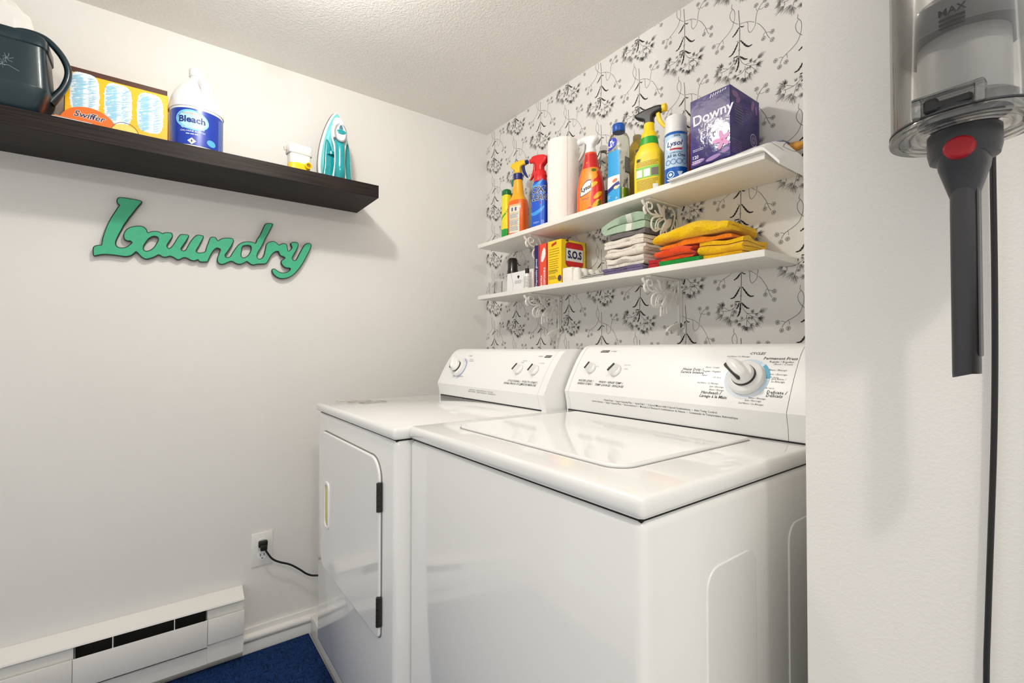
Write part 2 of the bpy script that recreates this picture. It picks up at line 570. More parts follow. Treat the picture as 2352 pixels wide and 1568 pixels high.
SIGN=[[(-112,271),(-110,280),(-104,286),(-91,287),(-71,287),(-54,286),(-44,283),(-45,276),(-51,266),(-58,254),(-66,239),(-76,221),(-84,205),(-91,191),(-95,179),(-101,164),(-106,150),(-110,137),(-111,126),(-108,119),(-102,116),(-92,117),(-84,121),(-77,128),(-71,136),(-75,140),(-82,139),(-90,144),(-93,154),(-92,165),(-87,177),(-79,186),(-67,193),(-53,197),(-41,197),(-34,192),(-29,185),(-27,178),(-20,182),(-12,185),(0,186),(8,184),(14,181),(20,185),(31,187),(40,186),(43,180),(43,171),(38,161),(32,149),(28,139),(30,132),(34,131),(40,138),(47,151),(54,167),(62,181),(68,186),(81,187),(89,186),(91,180),(86,168),(78,151),(69,134),(71,128),(77,128),(82,134),(88,149),(97,168),(107,183),(115,190),(126,191),(135,189),(135,181),(130,168),(122,149),(114,132),(116,127),(124,126),(134,129),(140,134),(143,148),(148,165),(152,179),(156,187),(165,190),(173,189),(180,179),(190,187),(204,192),(218,194),(228,192),(232,184),(229,174),(222,158),(213,141),(205,128),(206,120),(214,120),(220,125),(229,143),(240,163),(250,176),(264,185),(283,189),(297,188),(304,186),(308,199),(320,222),(329,246),(337,265),(344,270),(359,272),(366,269),(361,256),(352,233),(340,208),(331,185),(322,165),(313,147),(311,134),(314,127),(320,126),(328,132),(333,143),(337,161),(340,178),(344,190),(356,199),(369,202),(381,196),(388,190),(397,196),(408,199),(417,195),(420,182),(422,171),(427,173),(435,184),(433,192),(430,201),(437,207),(449,210),(459,207),(460,196),(455,180),(446,161),(439,145),(440,136),(447,135),(453,141),(461,159),(472,182),(482,201),(492,210),(503,213),(511,207),(510,196),(503,177),(492,153),(480,128),(466,104),(450,82),(432,65),(412,56),(394,54),(378,60),(367,71),(362,82),(364,90),(372,93),(380,88),(390,82),(404,80),(417,84),(427,92),(429,99),(419,99),(407,102),(398,112),(395,122),(399,130),(409,139),(403,143),(393,146),(388,154),(385,162),(375,159),(366,151),(358,138),(351,122),(343,109),(330,105),(313,103),(298,98),(287,101),(276,109),(267,103),(254,96),(240,97),(226,104),(215,100),(202,92),(190,89),(181,94),(177,106),(180,120),(184,135),(187,144),(182,148),(175,147),(168,139),(160,124),(153,105),(149,95),(140,92),(127,91),(120,94),(118,98),(109,93),(96,94),(85,100),(75,100),(64,92),(55,92),(44,99),(35,101),(24,96),(13,97),(4,102),(-5,95),(-17,88),(-31,83),(-43,88),(-52,98),(-58,105),(-63,99),(-72,90),(-86,85),(-103,86),(-122,87),(-141,86),(-155,82),(-165,78),(-169,82),(-170,93),(-170,104),(-167,111),(-162,115),(-154,117),(-149,119),(-148,128),(-146,143),(-142,161),(-136,184),(-128,207),(-118,230),(-110,248),(-105,258),(-109,262)],[(-29,146),(-22,157),(-11,165),(-1,164),(1,156),(-4,142),(-11,128),(-21,117),(-32,113),(-37,117),(-37,128),(-33,138)],[(261,165),(272,171),(285,172),(289,165),(287,152),(280,137),(270,127),(261,125),(257,132),(258,146)]]
BRK={'top':[(-206.6,-9.7),(-134.1,0.9),(1.6,0.9)],'scal':[(-199.5,-11.7),(-194.3,-20.8),(-185.4,-25.9),(-190.8,-35.9),(-189.1,-44.6),(-182.0,-51.2)],'curl':[(-170.9,-14.2),(-156.4,-13.7),(-150.0,-20.5),(-152.8,-30.7),(-162.0,-34.1),(-165.6,-31.3)],'arc':[(-176.3,-15.2),(-176.5,-33.3),(-167.5,-43.0),(-152.9,-48.4),(-134.4,-47.5),(-111.9,-46.5)],'br':[(-136.2,-34.0),(-128.8,-40.8),(-115.6,-46.6),(-100.4,-47.5)],'leaf':[(-124.8,-10.1),(-115.5,-22.2),(-109.9,-37.5),(-96.6,-46.8),(-88.8,-33.8),(-86.7,-17.0),(-90.5,-8.3),(-102.1,-19.8),(-115.4,-11.8)],'C':[(-113.8,-49.7),(-134.5,-53.8),(-149.3,-63.8),(-154.6,-77.2),(-153.2,-88.4),(-144.0,-97.3),(-131.0,-98.7),(-117.8,-92.1),(-123.5,-88.3),(-134.7,-91.2)],'c1':[(-106.2,-54.3),(-123.3,-62.9),(-130.9,-75.7),(-134.7,-87.8)],'c2':[(-92.8,-54.3),(-115.8,-67.5),(-121.5,-79.9),(-117.8,-88.6),(-106.4,-89.2)],'bell':[(-85.1,-63.6),(-69.4,-50.4),(-51.6,-48.6),(-49.7,-56.6),(-57.8,-73.4),(-75.6,-85.6),(-85.4,-94.1),(-97.0,-98.2),(-104.6,-91.2),(-96.8,-79.5)],'st':[(-88.8,-33.8),(-87.0,-51.0),(-77.3,-58.8)],'p1':[(-104.6,-94.7),(-106.6,-106.6),(-106.7,-126.4)],'p2':[(-93.1,-92.9),(-91.3,-118.4)],'p3':[(-77.5,-85.9),(-73.8,-115.9)],'r1':[(-57.3,-9.3),(-41.4,-15.9),(-29.4,-28.1),(-31.6,-45.3),(-37.7,-60.7),(-47.9,-80.1),(-52.1,-102.1)],'k1':[(-49.6,-37.6),(-41.5,-30.2),(-31.5,-32.1),(-29.5,-40.2)],'r2':[(-23.4,-43.9),(-17.4,-57.4),(-19.6,-69.7),(-15.6,-83.6)],'r3':[(-37.7,-60.7),(-29.8,-71.3),(-21.7,-84.5)],'r4':[(-84.8,-11.9),(-77.0,-16.4)],'r5':[(-65.2,-13.1),(-57.4,-16.4),(-51.4,-12.9)],'bl':[(-78.7,-173.4),(-65.5,-160.7),(-43.4,-150.6),(-16.1,-144.9),(-2.3,-149.1),(7.1,-155.1),(4.6,-164.8),(-9.4,-184.2),(-18.6,-182.8),(-20.8,-164.0),(-41.3,-178.6),(-44.5,-168.6),(-61.2,-171.4)]}

# ------------------------------------------------------------------ the room
WALL = mat('wall_paint', (232, 230, 226), 0.6, var=0.012, nscale=3, bump=0.12, bscale=260, spec=0.3)
PAPER = mat('wallpaper_ground', (231, 229, 225), 0.7, var=0.01, nscale=4, bump=0.04, bscale=300, spec=0.2)
CEIL = mat('ceiling_stipple', (242, 239, 235), 0.8, var=0.03, nscale=120, bump=0.55, bscale=150, spec=0.2)
WHITE = mat('white_gloss_paint', (238, 236, 231), 0.35, var=0.015, nscale=8)
ENAMEL = mat('appliance_enamel', (240, 240, 238), 0.07, var=0.006, nscale=5, coat=0.4, spec=0.55)
ENAMEL2 = mat('console_plastic', (242, 242, 241), 0.3, var=0.006, nscale=5)
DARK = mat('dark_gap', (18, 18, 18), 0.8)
INK = mat('black_ink', (22, 21, 22), 0.7, var=0.05)
RX = 3.3      # right wall of the room
RY = -3.0     # wall behind the viewer
CZ = 2.317    # ceiling
SX, SY = 1.807, -0.69   # end of the wall stub beside the washer

struct('floor', box(-0.1, RX + .1, RY - .1, 0.1, -0.1, 0.0), mat('floor_vinyl', (206, 202, 196), 0.5, var=0.05, nscale=12))
struct('ceiling', box(-0.1, RX + .1, RY - .1, 0.1, CZ, CZ + .1), CEIL)
struct('wall_left', box(-0.1, 0, RY - .1, 0.1, 0, CZ), WALL)
wall_back = struct('wall_back', box(0, SX, 0, 0.1, 0, CZ), PAPER)
struct('wall_right', box(SX, RX, SY, 0.1, 0, CZ), WALL)

# printed botanical repeat of the wallpaper
def motif_mesh():
    rnd = random.Random(7)
    ms = []
    for w, p in STROKES:
        q = smooth_path([(a, b, 0) for a, b in p], 4)
        ms.append(d_line([(v.x, v.y) for v in q], w * 1.0))
    for x, y in FLOWERS:
        ms.append(d_ell(x, y, 1.7, 1.7, 8))
        for k in range(13):
            a = 2 * math.pi * (k + 0.5 * rnd.random() * .6) / 13
            ms.append(d_line([(x + 2.9 * math.cos(a), y + 2.9 * math.sin(a)), (x + 6.6 * math.cos(a), y + 6.6 * math.sin(a))], [0.55, 1.05]))
    for L in LEAVES:
        q = smooth_path([(a, b, 0) for a, b in L], 5)
        n = len(q)
        ln = sum((q[i + 1] - q[i]).length for i in range(n - 1))
        wm = min(4.4, ln * 0.12 + 1.0)
        W = [wm * (0.35 + 0.75 * math.sin(math.pi * min(1, 0.08 + i / (n - 1) * .86))) * (1 + 0.28 * math.sin(i * 1.9)) for i in range(n)]
        ms.append(d_line([(v.x, v.y) for v in q], W))
    for (a, b) in SPRAYS:
        a, b = Vector(a), Vector(b)
        d = b - a
        ln = max(d.length, 9.0)
        base = math.atan2(d.y, d.x)
        k = 11 if ln > 11 else 7
        for i in range(k):
            t = (i + .5) / k * 2 - 1
            an = base + t * 0.75 + rnd.uniform(-.08, .08)
            l2 = ln * (0.72 + 0.35 * rnd.random()) * (1 - 0.22 * abs(t))
            st = a + d * (0.35 * (1 - abs(t)) * rnd.random())
            st = st + Vector((math.cos(an), math.sin(an))) * 1.4
            e = st + Vector((math.cos(an), math.sin(an))) * l2
            mid = (st + e) / 2 + Vector((-math.sin(an), math.cos(an))) * (t * 1.0)
            ms.append(d_line([st, mid, e], [0.42, 0.62, 0.3]))
    me = joinm(*ms)
    for v in me.vertices:
        v.co *= 0.001
    return lay(me, (0, 0, 0), (1, 0, 0), (0, 0, 1), 0.0)

_mm = motif_mesh()
for ci in range(-1, 10):
    x = 0.0726 + 0.18485 * ci
    z0 = 2.3097 + .2477 if ci % 2 == 0 else 2.1975 + .2477
    for k in range(9):
        z = z0 - 0.2477 * k
        if z < 0.95 or z - .235 > CZ:
            continue
        me = _mm
        if x < .09 or x > SX - .105 or z + .035 > CZ:
            me = _mm.copy()
            cut(me, (0.0008 - x, 0, 0), (-1, 0, 0))
            cut(me, (SX - 0.0008 - x, 0, 0), (1, 0, 0))
            cut(me, (0, 0, CZ - 0.0008 - z), (0, 0, 1))
            if not len(me.polygons):
                continue
        obj('wallpaper_motif', me, INK, wall_back, loc=(x, -0.0006, z))

# baseboard on the left wall beyond the heater
bb = struct('baseboard_left', box(0, 0.012, -1.128, 0.0, 0, 0.098, 0.003), WHITE)
obj('bead', tube([(0.014, -1.128, 0.063), (0.014, 0, 0.063)], 0.0145, 12, raw=True), WHITE, bb)
obj('plinth_strip', box(0.010, 0.02, -1.128, 0, 0, 0.045, 0.002), WHITE, bb)
# low white platform that the machines stand on
tag(obj('machine_platform', box(0.03, 1.79, -0.884, -0.01, 0, 0.08, 0.003), WHITE),
    'low white painted platform under the dryer and washer', 'platform')

rug = tag(obj('rug', box(0.024, 1.75, -2.5, -0.89, 0, 0.009, 0.003), rug_mat()), 'dark blue woven rug on the floor beside the heater', 'rug')

# ceiling lamps (out of the picture, they light the room)
for i, (p, power) in enumerate(LAMPS):
    t = thing('ceiling_lamp', ['bare bulb ceiling lamp over the dryer', 'bare bulb ceiling lamp by the vacuum cleaner'][i], 'lamp', (p[0], p[1], CZ))
    obj('lamp_base', lathe([(0.06, 0), (0.06, -0.012), (0.03, -0.035), (0.024, -0.055)][::-1], 28), WHITE, t)
    me = lathe([(0.015, 0.05), (0.02, 0.042), (0.036, 0.022), (0.042, 0.0), (0.036, -0.024), (0.02, -0.039), (0.004, -0.0425)][::-1], 24)
    obj('bulb', me, clear_mat('bulb_glass', (255, 252, 246), .1), t, loc=(0, 0, p[2] - CZ))
    ld = bpy.data.lights.new('bulb_light', 'POINT')
    ld.energy = power
    ld.shadow_soft_size = 0.034
    ld.color = (1.0, 0.98, 0.955)
    lo = bpy.data.objects.new('bulb_light', ld)
    COL.objects.link(lo)
    lo.parent = t
    lo.location = (0, 0, p[2] - CZ)

# ------------------------------------------------------------------ electric baseboard heater
H0, H1 = -2.6, -1.128
ht = thing('baseboard_heater', 'white electric baseboard heater along the left wall', 'heater', (0, H1, 0))
HW = mat('heater_enamel', (236, 234, 228), 0.35, var=0.01, nscale=6)
def prof_x(pts, y0, y1):
    n = len(pts)
    v = [(p[0], y0, p[1]) for p in pts] + [(p[0], y1, p[1]) for p in pts]
    f = [[i, (i + 1) % n, n + (i + 1) % n, n + i] for i in range(n)] + [list(range(n))[::-1], [n + i for i in range(n)]]
    me = mesh(v, f)
    bm = bmesh.new(); bm.from_mesh(me); bmesh.ops.recalc_face_normals(bm, faces=bm.faces[:]); bm.to_mesh(me); bm.free()
    return me
wobj('top_cover', prof_x([(0.001, 0.266), (0.004, 0.267), (0.061, 0.241), (0.063, 0.236), (0.058, 0.2365), (0.001, 0.26)], H0, H1), HW, ht)
wobj('back_plate', box(0.001, 0.006, H0, H1, 0.035, 0.262), HW, ht)
wobj('end_wall', box(0.001, 0.06, H1 - .004, H1 - .001, 0.045, 0.236), HW, ht)
wobj('front_panel', box(0.06, 0.065, -1.2425, H1, 0.111, 0.199, 0.0015), HW, ht)
wobj('front_panel', box(0.06, 0.065, -1.5995, -1.2435, 0.104, 0.199, 0.0015), HW, ht)
wobj('front_panel', box(0.06, 0.065, H0, -1.6005, 0.111, 0.199, 0.0015), HW, ht)
for a, b in ((-1.2435, H1 - .004), (H0, -1.5995)):
    wobj('slot_cover', box(0.046, 0.05, a, b, 0.19, 0.24), HW, ht)
    wobj('kick_plate', box(0.05, 0.054, a, b, 0.04, 0.115), HW, ht)
wobj('kick_plate', box(0.044, 0.048, -1.5995, -1.2435, 0.036, 0.092), HW, ht)
wobj('heating_element', joinm(*[box(0.012, 0.05, y, y + .0012, 0.11, 0.165) for y in [-1.595 + .009 * i for i in range(39)]]), mat('heater_fins', (60, 58, 55), 0.5, 0.6), ht)
for y in (-1.5037, -1.3398):
    wobj('slot_divider', box(0.02, 0.061, y - .0012, y + .0012, 0.1, 0.24), HW, ht)
wobj('slot_interior', box(0.0065, 0.009, -1.598, -1.245, 0.1, 0.25), mat('heater_inside', (34, 33, 31), 0.7), ht)

# ------------------------------------------------------------------ wall outlet and plug
ot = thing('wall_outlet', 'white duplex wall outlet above the baseboard beside the dryer', 'outlet', (0, -1.061, 0.388))
obj('cover_plate', box(0, 0.006, -0.0375, 0.0375, -0.0645, 0.0645, 0.003), WHITE, ot)
for dz in (0.0245, -0.0245):
    rc = obj('receptacle', lay(curve_mesh([[(0.0155 * math.copysign(abs(math.cos(a)) ** .8, math.cos(a)), 0.0175 * math.sin(a)) for a in [2 * math.pi * i / 28 for i in range(28)]]], 0.003, 0.0008), (0.0068, 0, dz), (0, 1, 0), (0, 0, 1), 0), ENAMEL2, ot)
    obj('slot', joinm(*[box(0.0083, 0.0087, y - .0012, y + .0012, dz - .001, dz + .008) for y in (-.0065, .0065)] + [box(0.0083, 0.0087, -.002, .002, dz - .0115, dz - .008)]), DARK, rc)
obj('screw', lay(d_ell(0, 0, .003, .003, 10), (0.0062, 0, 0), (0, 1, 0), (0, 0, 1)), mat('screw_steel', (150, 150, 148), 0.4, 0.7), ot)
BLK = mat('black_rubber', (17, 17, 18), 0.45, var=0.05)
pc = thing('power_cord', 'black plug and power cord running from the outlet behind the dryer', 'cord', (0.009, -1.060, 0.412))
wobj('plug', joinm(box(0.009, 0.026, -1.076, -1.044, 0.400, 0.424, 0.004), box(0.024, 0.036, -1.071, -1.047, 0.389, 0.412, 0.004)), BLK, pc)
wobj('cord', tube([(0.03, -1.056, 0.395), (0.034, -1.045, 0.375), (0.036, -1.03, 0.352), (0.036, -1.005, 0.333), (0.036, -0.965, 0.312), (0.036, -0.93, 0.283), (0.038, -0.90, 0.256), (0.042, -0.868, 0.243), (0.05, -0.80, 0.236), (0.1, -0.6, 0.22)], 0.0038, 8), BLK, pc)

# ------------------------------------------------------------------ washer and dryer
PW = [(-.415, .9925), (-.418, 1.02), (-.425, 1.05), (-.405, 1.09), (-.378, 1.135), (-.352, 1.168), (-.33, 1.182), (-.29, 1.186), (-.225, 1.18), (-.217, 1.16), (-.217, .9925)]
PD = [(y - .072, z - .012 if i not in (0, 10) else .989) for i, (y, z) in enumerate(PW)]

def prof_path(P, sub=5):
    head = [(0, a, b) for a, b in P]
    return [(v.y, v.z) for v in smooth_path(head[:2], 1)] + [(v.y, v.z) for v in smooth_path(head[2:9], sub)] + [(v[1], v[2]) for v in head[9:]]

def console_mesh(P, x0, x1, shrink=0.0):
    q = prof_path(P)
    cy = sum(a for a, b in q) / len(q); cz = sum(b for a, b in q) / len(q)
    if shrink:
        q = [(a + (cy - a) * shrink, b + (cz - b) * shrink) for a, b in q]
    n = len(q)
    v = [(x0, a, b) for a, b in q] + [(x1, a, b) for a, b in q]
    f = [[i, (i + 1) % n, n + (i + 1) % n, n + i][::-1] for i in range(n)] + [list(range(n)), [n + i for i in range(n)][::-1]]
    return mesh(v, f, 30)

class Face:
    """the printed face of a control panel: x across, v up along its curve"""
    def __init__(self, P):
        q = prof_path(P, 5)
        # corner points keep the same distances as the polyline
        self.P = q
        self.s = [0.0]
        for a, b in zip(q, q[1:]):
            self.s.append(self.s[-1] + math.hypot(b[0] - a[0], b[1] - a[1]))
    def frame(self, x, v):
        for k in range(1, len(self.s)):
            if v <= self.s[k]:
                break
        a, b = self.P[k - 1], self.P[k]
        t = (v - self.s[k - 1]) / (self.s[k] - self.s[k - 1])
        o = Vector((x, a[0] + (b[0] - a[0]) * t, a[1] + (b[1] - a[1]) * t))
        up = Vector((0, b[0] - a[0], b[1] - a[1])).normalized()
        return o, up, Vector((1, 0, 0)).cross(up)
    def lay(self, me, x, v, off=0.0005):
        for q in me.vertices:
            o, up, n = self.frame(x + q.co.x, v + q.co.y)
            q.co = o + n * (off + q.co.z)
        return me
    def mat(self, x, v):
        o, up, n = self.frame(x, v)
        m = Matrix((Vector((1, 0, 0)), up, n)).transposed().to_4x4()
        m.translation = o
        return m

def xf(me, m):
    me.transform(m)
    return me

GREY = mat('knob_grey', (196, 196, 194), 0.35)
KWHITE = mat('knob_white', (240, 240, 238), 0.3)
KDARK = mat('knob_dark', (52, 51, 50), 0.4)

def grip(l, w, h, rot):
    """rounded grip bar standing on a knob"""
    secs = [(0, l * .5, w * .55, 2.6), (h * .5, l * .47, w * .42, 2.6), (h * .85, l * .43, w * .34, 2.6), (h, l * .38, w * .2, 2.4)]
    me = Loft(secs, 28).mesh()
    me.transform(Matrix.Rotation(rot, 4, 'Z'))
    return me

def small_knob(parent, F, x, v, rot, r=0.0145):
    M = F.mat(x, v)
    k = wobj('knob', xf(lathe([(r, 0), (r, .004), (r * .93, .007), (r * .8, .008)], 28), M), KWHITE, parent)
    def sub(name, me, m):
        me.transform(M); me.transform(Matrix.Translation(-parent.location)); return obj(name, me, m, k)
    g = grip(r * 2.0, r * .95, .016, rot); g.transform(Matrix.Translation((0, 0, .006)))
    sub('grip', g, KWHITE)
    st = box(-r * .82, r * .72, -r * .2, r * .2, .0215, .0232, .0006, 1); st.transform(Matrix.Rotation(rot, 4, 'Z'))
    sub('grip_inset', st, KDARK)
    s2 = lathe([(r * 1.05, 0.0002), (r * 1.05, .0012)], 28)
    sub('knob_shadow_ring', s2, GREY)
    return k

def big_dial(parent, F, x, v, rot, r):
    M = F.mat(x, v)
    k = wobj('dial', xf(lathe([(r, 0), (r * 1.0, .006), (r * .95, .012), (r * .78, .0145), (r * .66, .0145)], 48), M), KWHITE, parent)
    def sub(name, me, m):
        me.transform(M); me.transform(Matrix.Translation(-parent.location)); return obj(name, me, m, k)
    sub('dial_collar', lathe([(r * .66, .0144), (r * .645, .019), (r * .6, .019)], 40), KDARK)
    sub('dial_cap', lathe([(r * .615, .0144), (r * .605, .024), (r * .56, .029), (r * .3, .031)], 40), KWHITE)
    g = grip(r * 1.7, r * .80, .020, rot); g.transform(Matrix.Translation((math.cos(rot) * r * .22, math.sin(rot) * r * .22, .025)))
    sub('grip', g, KWHITE)
    tilt = box(-r * .42, r * .90, r * .14, r * .41, .029, .0415, .004, 2)
    tilt.transform(Matrix.Rotation(rot, 4, 'Z'))
    sub('grip_inset', tilt, KDARK)
    return k

def rrect(x0, x1, y0, y1, r, n=6, rs=None):
    rs = rs or [r] * 4
    out = []
    for (cx, cy, a0, q) in ((x1, y1, 0, rs[0]), (x0, y1, 90, rs[1]), (x0, y0, 180, rs[2]), (x1, y0, 270, rs[3])):
        ox = cx - q if cx == x1 else cx + q
        oy = cy - q if cy == y1 else cy + q
        for i in range(n + 1):
            a = math.radians(a0 + 90 * i / n)
            out.append((ox + q * math.cos(a), oy + q * math.sin(a)))
    return out

# ---- dryer
DX0, DX1, DY = 0.387, 1.044, -0.953
dr = thing('dryer', 'white front-loading dryer with one door, left of the washer', 'dryer', (0.7155, -0.62, 0.08))
wobj('cabinet', box(DX0, DX1, DY, -0.292, 0.185, 0.9595, 0.014, 3), ENAMEL, dr)
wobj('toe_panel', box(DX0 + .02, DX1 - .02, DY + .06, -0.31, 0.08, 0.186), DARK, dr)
wobj('top_gap', box(DX0 + .007, DX1 - .007, DY + .007, -0.298, 0.955, 0.962), DARK, dr)
top = wobj('top_panel', box(DX0 - .004, DX1 + .003, DY - .005, -0.287, 0.9615, 0.990, 0.010, 3), ENAMEL, dr)
# door
door = wobj('door', lay(curve_mesh([rrect(.448, .967, .468, .905, .05, 7, [.055, .04, .05, .02])], .010, .004, 0, 3), (0, DY - .003, 0), (1, 0, 0), (0, 0, 1), 0), ENAMEL, dr)
wobj('door_gasket', lay(curve_mesh([rrect(.4455, .9695, .4655, .9075, .05, 7, [.057, .042, .052, .022])], .003, .0005), (0, DY - .0008, 0), (1, 0, 0), (0, 0, 1), 0), mat('gasket_grey', (120, 118, 114), .6), dr)
def dsub(name, me, m):
    me.transform(Matrix.Translation(-dr.location)); return obj(name, me, m, door)
dsub('handle_frame', lay(curve_mesh([rrect(.506, .554, .604, .752, .018), rrect(.5125, .5475, .614, .742, .014)], .006, .002), (0, DY - .0088, 0), (1, 0, 0), (0, 0, 1), 0), ENAMEL2)
dsub('handle_pocket', lay(curve_mesh([rrect(.5125, .5475, .614, .742, .014)], .001), (0, DY - .0084, 0), (1, 0, 0), (0, 0, 1), 0), mat('aged_ivory', (214, 200, 140), .5))
dsub('handle_lip', box(.538, .5475, DY - .0118, DY - .0084, .622, .734, .0012), mat('ivory_lip', (226, 216, 176), .4))
HINGE = mat('hinge_metal', (58, 57, 54), .35, .7)
for z0, z1 in ((.778, .849), (.502, .573)):
    n = 5
    wobj('hinge', joinm(*[lathe([(.0055, z0 + (z1 - z0) * k / n), (.0055, z0 + (z1 - z0) * (k + .9) / n)], 12, (.9665, DY - .0085)) for k in range(n)]), HINGE, dr)
    wobj('hinge_leaf', box(.962, .9735, DY - .0095, DY - .001, z0, z1, .001, 1), HINGE, dr)
# worn marks on the top
for k, (x, y, w, d) in enumerate([(0.40, -.862, .022, .03), (0.432, -.83, .016, .04), (.47, -.80, .02, .045)]):
    wobj('worn_mark', lay(joinm(*[d_rect(-w, -w + .006, -d, d), d_rect(w - .006, w, -d, d), d_rect(-w, w, -d, -d + .006), d_rect(-w, w, d - .006, d)]), (x + k * .012, y, .9904), (1, .2, 0), (-.2, 1, 0), .0002), mat('worn_brown_%d' % k, [(196, 186, 166), (150, 136, 112), (112, 98, 78)][k], .7), dr)
FD = Face(PD)
wobj('console', console_mesh(PD, .405, 1.012), ENAMEL2, dr)
for a, b in ((.3895, .4042), (1.0128, 1.041)):
    wobj('console_end', console_mesh(PD, a, b), ENAMEL2, dr)
wobj('console_seam', console_mesh(PD, .404, 1.013, .012), DARK, dr)
wobj('console_foot_line', box(.40, 1.02, -.4885, -.4865, .9895, .9935), DARK, dr)
big_dial(dr, FD, .508, .119, math.radians(120), .034)
for a, b, c, e in ((.0375, .040, -70, 80), (.0425, .044, -80, 95)):
    wobj('dial_ring', FD.lay(d_ring(0, 0, a, b, c, e), .508, .119), mat('dial_blue', (86, 120, 190), .5), dr)
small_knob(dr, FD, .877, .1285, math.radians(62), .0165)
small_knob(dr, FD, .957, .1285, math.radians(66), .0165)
def prints(F, rows, parent, m, name='lettering'):
    ms = []
    for (body, x, v, size, *o) in rows:
        al = o[0] if o else 'CENTER'
        bo = o[1] if len(o) > 1 else 0.0
        sh = o[2] if len(o) > 2 else 0.18
        ms.append(F.lay(text_mesh(body, size, al, bo, sh), x, v))
    return wobj(name, joinm(*ms), m, parent)
prints(FD, [('CYCLE SIGNAL /', .8766, .0865, .0095, 'CENTER', .012), ('SIGNAL FIN DE CYCLE', .8742, .0770, .0095, 'CENTER', .012),
            ('PUSH TO START /', .9561, .0870, .0095, 'CENTER', .012), ('MISE EN MARCHE', .9534, .0780, .0095, 'CENTER', .012),
            ('HEAVY DUTY  •  SUPER CAPACITY PLUS  •  AUTO DRY', .703, .0390, .0062), ('SERVICE INTENSE  •  SUPER CAPACITÉ PLUS  •  SÉCHAGE AUTO', .705, .0320, .0062),
            ('CYCLES', .5375, .1762, .007, 'CENTER', .01), ('Timed Dry', .560, .160, .0055), ('Séchage Minuté', .566, .153, .0055),
            ('Off', .4665, .151, .005), ('Normal', .461, .143, .005), ('Très Sec', .459, .135, .005), ('Peu Sec', .456, .124, .005), ('Air / Duvet', .452, .112, .005),
            ('AUTO DRY / SÉCHAGE AUTO', .528, .0855, .0055), ('High / Élevé', .886, .162, .0045), ('Medium', .878, .155, .0045), ('On / Marche', .975, .155, .0045), ('70 SERIES', .949, .1812, .0055)], dr, flat((58, 58, 60)))
wobj('logo', FD.lay(d_poly([(-.0155, -.0045), (.014, -.0045), (.0165, .0045), (-.013, .0045)]), .984, .1815), INK, dr)

# ---- washer
WX0, WX1, WY = 1.051, 1.714, -0.919
wa = thing('washer', 'white top-loading washer with large cycle dial, beside the wall stub', 'washer', (1.3825, -0.57, 0.08))
wobj('cabinet', box(WX0, WX1, WY, -0.235, 0.165, 0.9620, 0.013, 3), ENAMEL, wa)
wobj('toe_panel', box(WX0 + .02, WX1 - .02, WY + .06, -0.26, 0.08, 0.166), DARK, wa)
wobj('top_gap', box(WX0 + .0068, WX1 - .0068, WY + .0068, -0.24, 0.957, 0.9645), DARK, wa)
wobj('top_panel', box(WX0 - .002, WX1 + .003, WY - .004, -0.214, 0.964, 0.9935, 0.010, 3), ENAMEL, wa)
for y0, y1, zt in ((-.779, -.640, .866), (-.524, -.36, .873)):
    wobj('side_emboss', lay(curve_mesh([rrect(y0, y1, .2, zt, .03, 6, [.03, .03, .005, .005])], .004, .0016, 0, 2), (WX1, 0, 0), (0, 1, 0), (0, 0, 1), 0.0), ENAMEL, wa)
lidp = rrect(1.128, 1.615, -.842, -.45, .035, 7, [.012, .012, .035, .035])
wobj('lid_gap', lay(curve_mesh([rrect(1.126, 1.617, -.844, -.448, .035, 7, [.012, .012, .037, .037])], .001), (0, 0, .9937), (1, 0, 0), (0, 1, 0), 0), mat('lid_gap_grey', (150, 149, 146), .6), wa)
lid = wobj('lid', lay(curve_mesh([lidp], .008, .0035, 0, 3), (0, 0, .9958), (1, 0, 0), (0, 1, 0), 0), ENAMEL, wa)
FW = Face(PW)
wobj('console', console_mesh(PW, 1.068, 1.6705), ENAMEL2, wa)
for a, b in ((1.0525, 1.067), (1.6715, 1.7115)):
    wobj('console_end', console_mesh(PW, a, b), ENAMEL2, wa)
wobj('console_seam', console_mesh(PW, 1.066, 1.673, .012), DARK, wa)
wobj('console_foot_line', box(1.06, 1.70, -.4175, -.4145, .9925, .9962), DARK, wa)
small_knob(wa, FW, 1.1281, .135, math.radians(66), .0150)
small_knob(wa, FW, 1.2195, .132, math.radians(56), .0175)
big_dial(wa, FW, 1.5785, .1285, math.radians(140), .0385)
LB = mat('dial_pale_blue', (196, 222, 240), .5)
wobj('dial_ring', FW.lay(d_ring(0, 0, .0395, .0475, -215, 150, 60), 1.5785, .1285, .0004), mat('dial_ring_white', (226, 234, 243), .5), wa)
for a, b in ((60, 118), (-42, -2), (150, 172)):
    wobj('dial_ring', FW.lay(d_ring(0, 0, .040, .047, a, b), 1.5785, .1285, .0007), LB, wa)
wobj('dial_ring', FW.lay(d_ring(0, 0, .040, .0475, 2, 48), 1.5785, .1285, .0007), mat('dial_cyan', (80, 170, 206), .5), wa)
